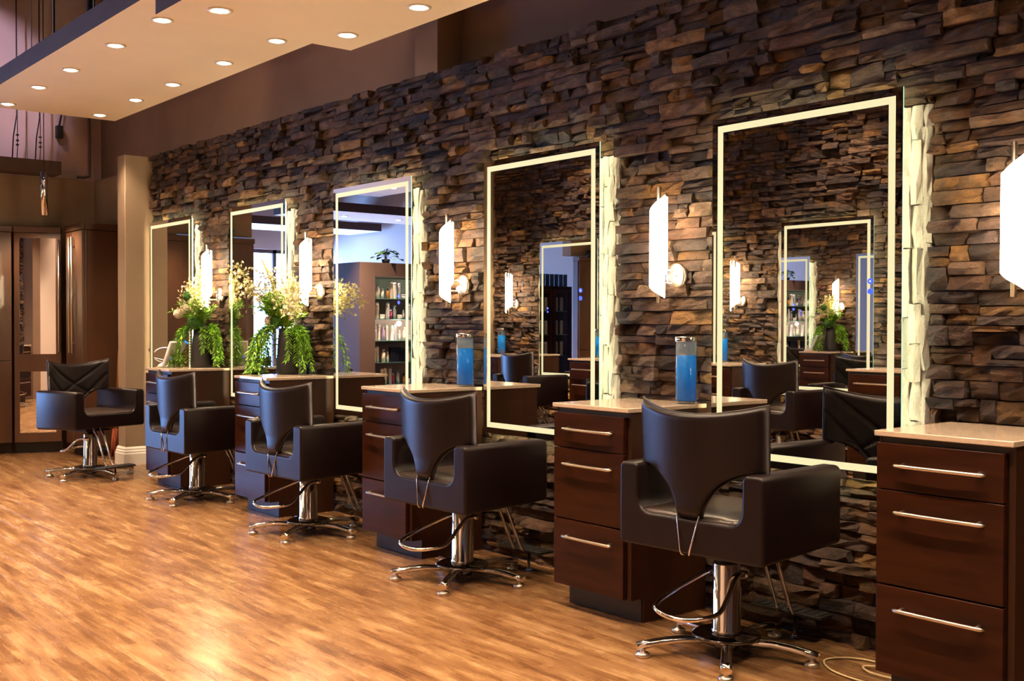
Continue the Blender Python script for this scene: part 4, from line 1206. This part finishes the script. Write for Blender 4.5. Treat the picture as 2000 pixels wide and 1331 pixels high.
for si, rw in enumerate(rows):
    yy = RY - .265
    for k, kd in enumerate(rw):
        c = cols[kd][(k * 3 + si) % len(cols[kd])]
        if (kd, c) not in bm_cache: bm_cache[(kd, c)] = bottle_mesh(kd, c)
        o = bpy.data.objects.new('bottle' if kd not in ('jar', 'box') else ('cosmetic_jar' if kd == 'jar' else 'carton'), bm_cache[(kd, c)]); C.objects.link(o)
        o.location = (RX - .08 - rnd.uniform(0, .05), yy, SZ[si]); sc_ = rnd.uniform(.94, 1.06); o.scale = (sc_, sc_, sc_)
        tag(o, f'{c} {catn[kd]}, {posn[k]} from the near end on the {shn[si]} retail shelf', 'bottle' if kd not in ('jar', 'box') else ('jar' if kd == 'jar' else 'carton'), 'hair products on the retail shelves')
        yy -= rnd.uniform(.056, .066) * (1.12 if kd in ('pump', 'jar') else 1.0)
# pothos on top of the unit
t = thing('pothos_plant', 'small leafy green plant on top of the retail unit, reflected in the third mirror', 'plant', (RX - .12, RY - .45, 1.945))
MB().lathe([(.0001, 0), (.045, 0), (.055, .05), (.05, .05), (.0001, .045)], 16).obj('pot', M['blackmat'], t)
Rp = random.Random(9)
for q in range(26):
    a = Rp.uniform(0, 2 * PI); r = Rp.uniform(.04, .24); mb = MB(); z = .06 + .11 * (1 - r / .26) + Rp.uniform(-.02, .03)
    p = (r * .5 * math.cos(a), r * math.sin(a), z); mb.tube([(0, 0, .04), (p[0] * .5, p[1] * .5, z + .03), p], .002, 4, mi=1)
    mb.leaf(p, (math.cos(a), math.sin(a), -.3), (0, 0, 1), .09, .07, 0); mb.obj('leaf', [M['leaf'], M['stem']], t)

# dark display cabinet with orchid, reflected in the fourth mirror
t = thing('display_cabinet', 'tall dark display cabinet with glass doors, glimpsed in reflections beyond the corner cabinets', 'cabinet', (-11.6, -1.0, 0))
dk = M['cabinet']
MB().box(-.40, 0, -.75, -.72, 0, 1.70).box(-.40, 0, -.03, 0, 0, 1.70).box(-.40, -.38, -.72, -.03, 0, 1.70).box(-.40, 0, -.75, 0, 1.70, 1.73).box(-.38, 0, -.72, -.03, 0, .45).obj('carcass', dk, t)
for (y0, y1) in ((-.72, -.38), (-.37, -.03)):
    f = MB().box(0.001, .02, y0, y0 + .05, .46, 1.69).box(0.001, .02, y1 - .05, y1, .46, 1.69).box(0.001, .02, y0 + .05, y1 - .05, .46, .51).box(0.001, .02, y0 + .05, y1 - .05, 1.64, 1.69)
    fo = f.obj('cabinet_door', dk, t); MB().box(.008, .012, y0 + .05, y1 - .05, .51, 1.64).obj('pane', M['pane'], fo)
for z in (.75, 1.05, 1.38): MB().box(-.37, -.02, -.715, -.035, z - .012, z).obj('shelf', M['shelfglass'], t)
for si, z in enumerate((.75, 1.05, 1.38)):
    for k in range(6):
        o = bpy.data.objects.new('bottle', bm_cache[('tall', 'cream')]); C.objects.link(o); o.location = (-11.72, -1.09 - .1 * k, z)
        tag(o, f'cream bottle, {posn[k]} from the corner side on the {["lowest", "middle", "upper"][si]} display cabinet shelf', 'bottle', 'bottles in the display cabinet')
for k in range(8):
    if ('box', 'black') not in bm_cache: bm_cache[('box', 'black')] = bottle_mesh('box', 'black')
    o = bpy.data.objects.new('carton', bm_cache[('box', 'black')]); C.objects.link(o); o.location = (-11.7, -1.05 - .085 * k, 1.73)
    tag(o, f'black carton, {posn[k]} from the corner side on top of the display cabinet', 'carton', 'black cartons on the display cabinet')
def orchid(label, loc, R):
    t = thing('orchid_plant', label, 'plant', loc)
    MB().lathe([(.0001, 0), (.05, 0), (.062, .09), (.056, .09), (.0001, .08)], 18).obj('pot', M['blackmat'], t)
    for sgn in (1, -1):
        st = [(0, 0, .08), (0, .03 * sgn, .25), (0, .10 * sgn, .40), (0, .20 * sgn, .43), (0, .30 * sgn, .36)]
        if sgn < 0: st = [(0, 0, .08), (0, -.01, .3), (0, -.03, .5), (0, -.06, .58)]
        MB().tube(bez(st, 4), .004, 5).obj('stem', M['stem'], t)
        sp = bez(st, 4)
        for q in range(6):
            p = Vector(sp[min(len(sp) - 1, 8 + q * 2)]) if sgn > 0 else Vector(sp[min(len(sp) - 1, 4 + q * 2)])
            mb = MB(); nrm = Vector((1, R.uniform(-.4, .4), R.uniform(-.2, .4))).normalized(); u = nrm.orthogonal().normalized(); v = nrm.cross(u)
            for m5 in range(5):
                an = 2 * PI * m5 / 5 + R.random(); mb.leaf(p, u * math.cos(an) + v * math.sin(an) + nrm * .2, nrm, .045, .042, 0)
            mb.obj('bloom', [M['orchid']], t)
    return t
orchid('pale orchid standing on the tall flat brown cabinet, reflected in the fourth mirror', (-10.74, -1.45, 2.09), random.Random(2))
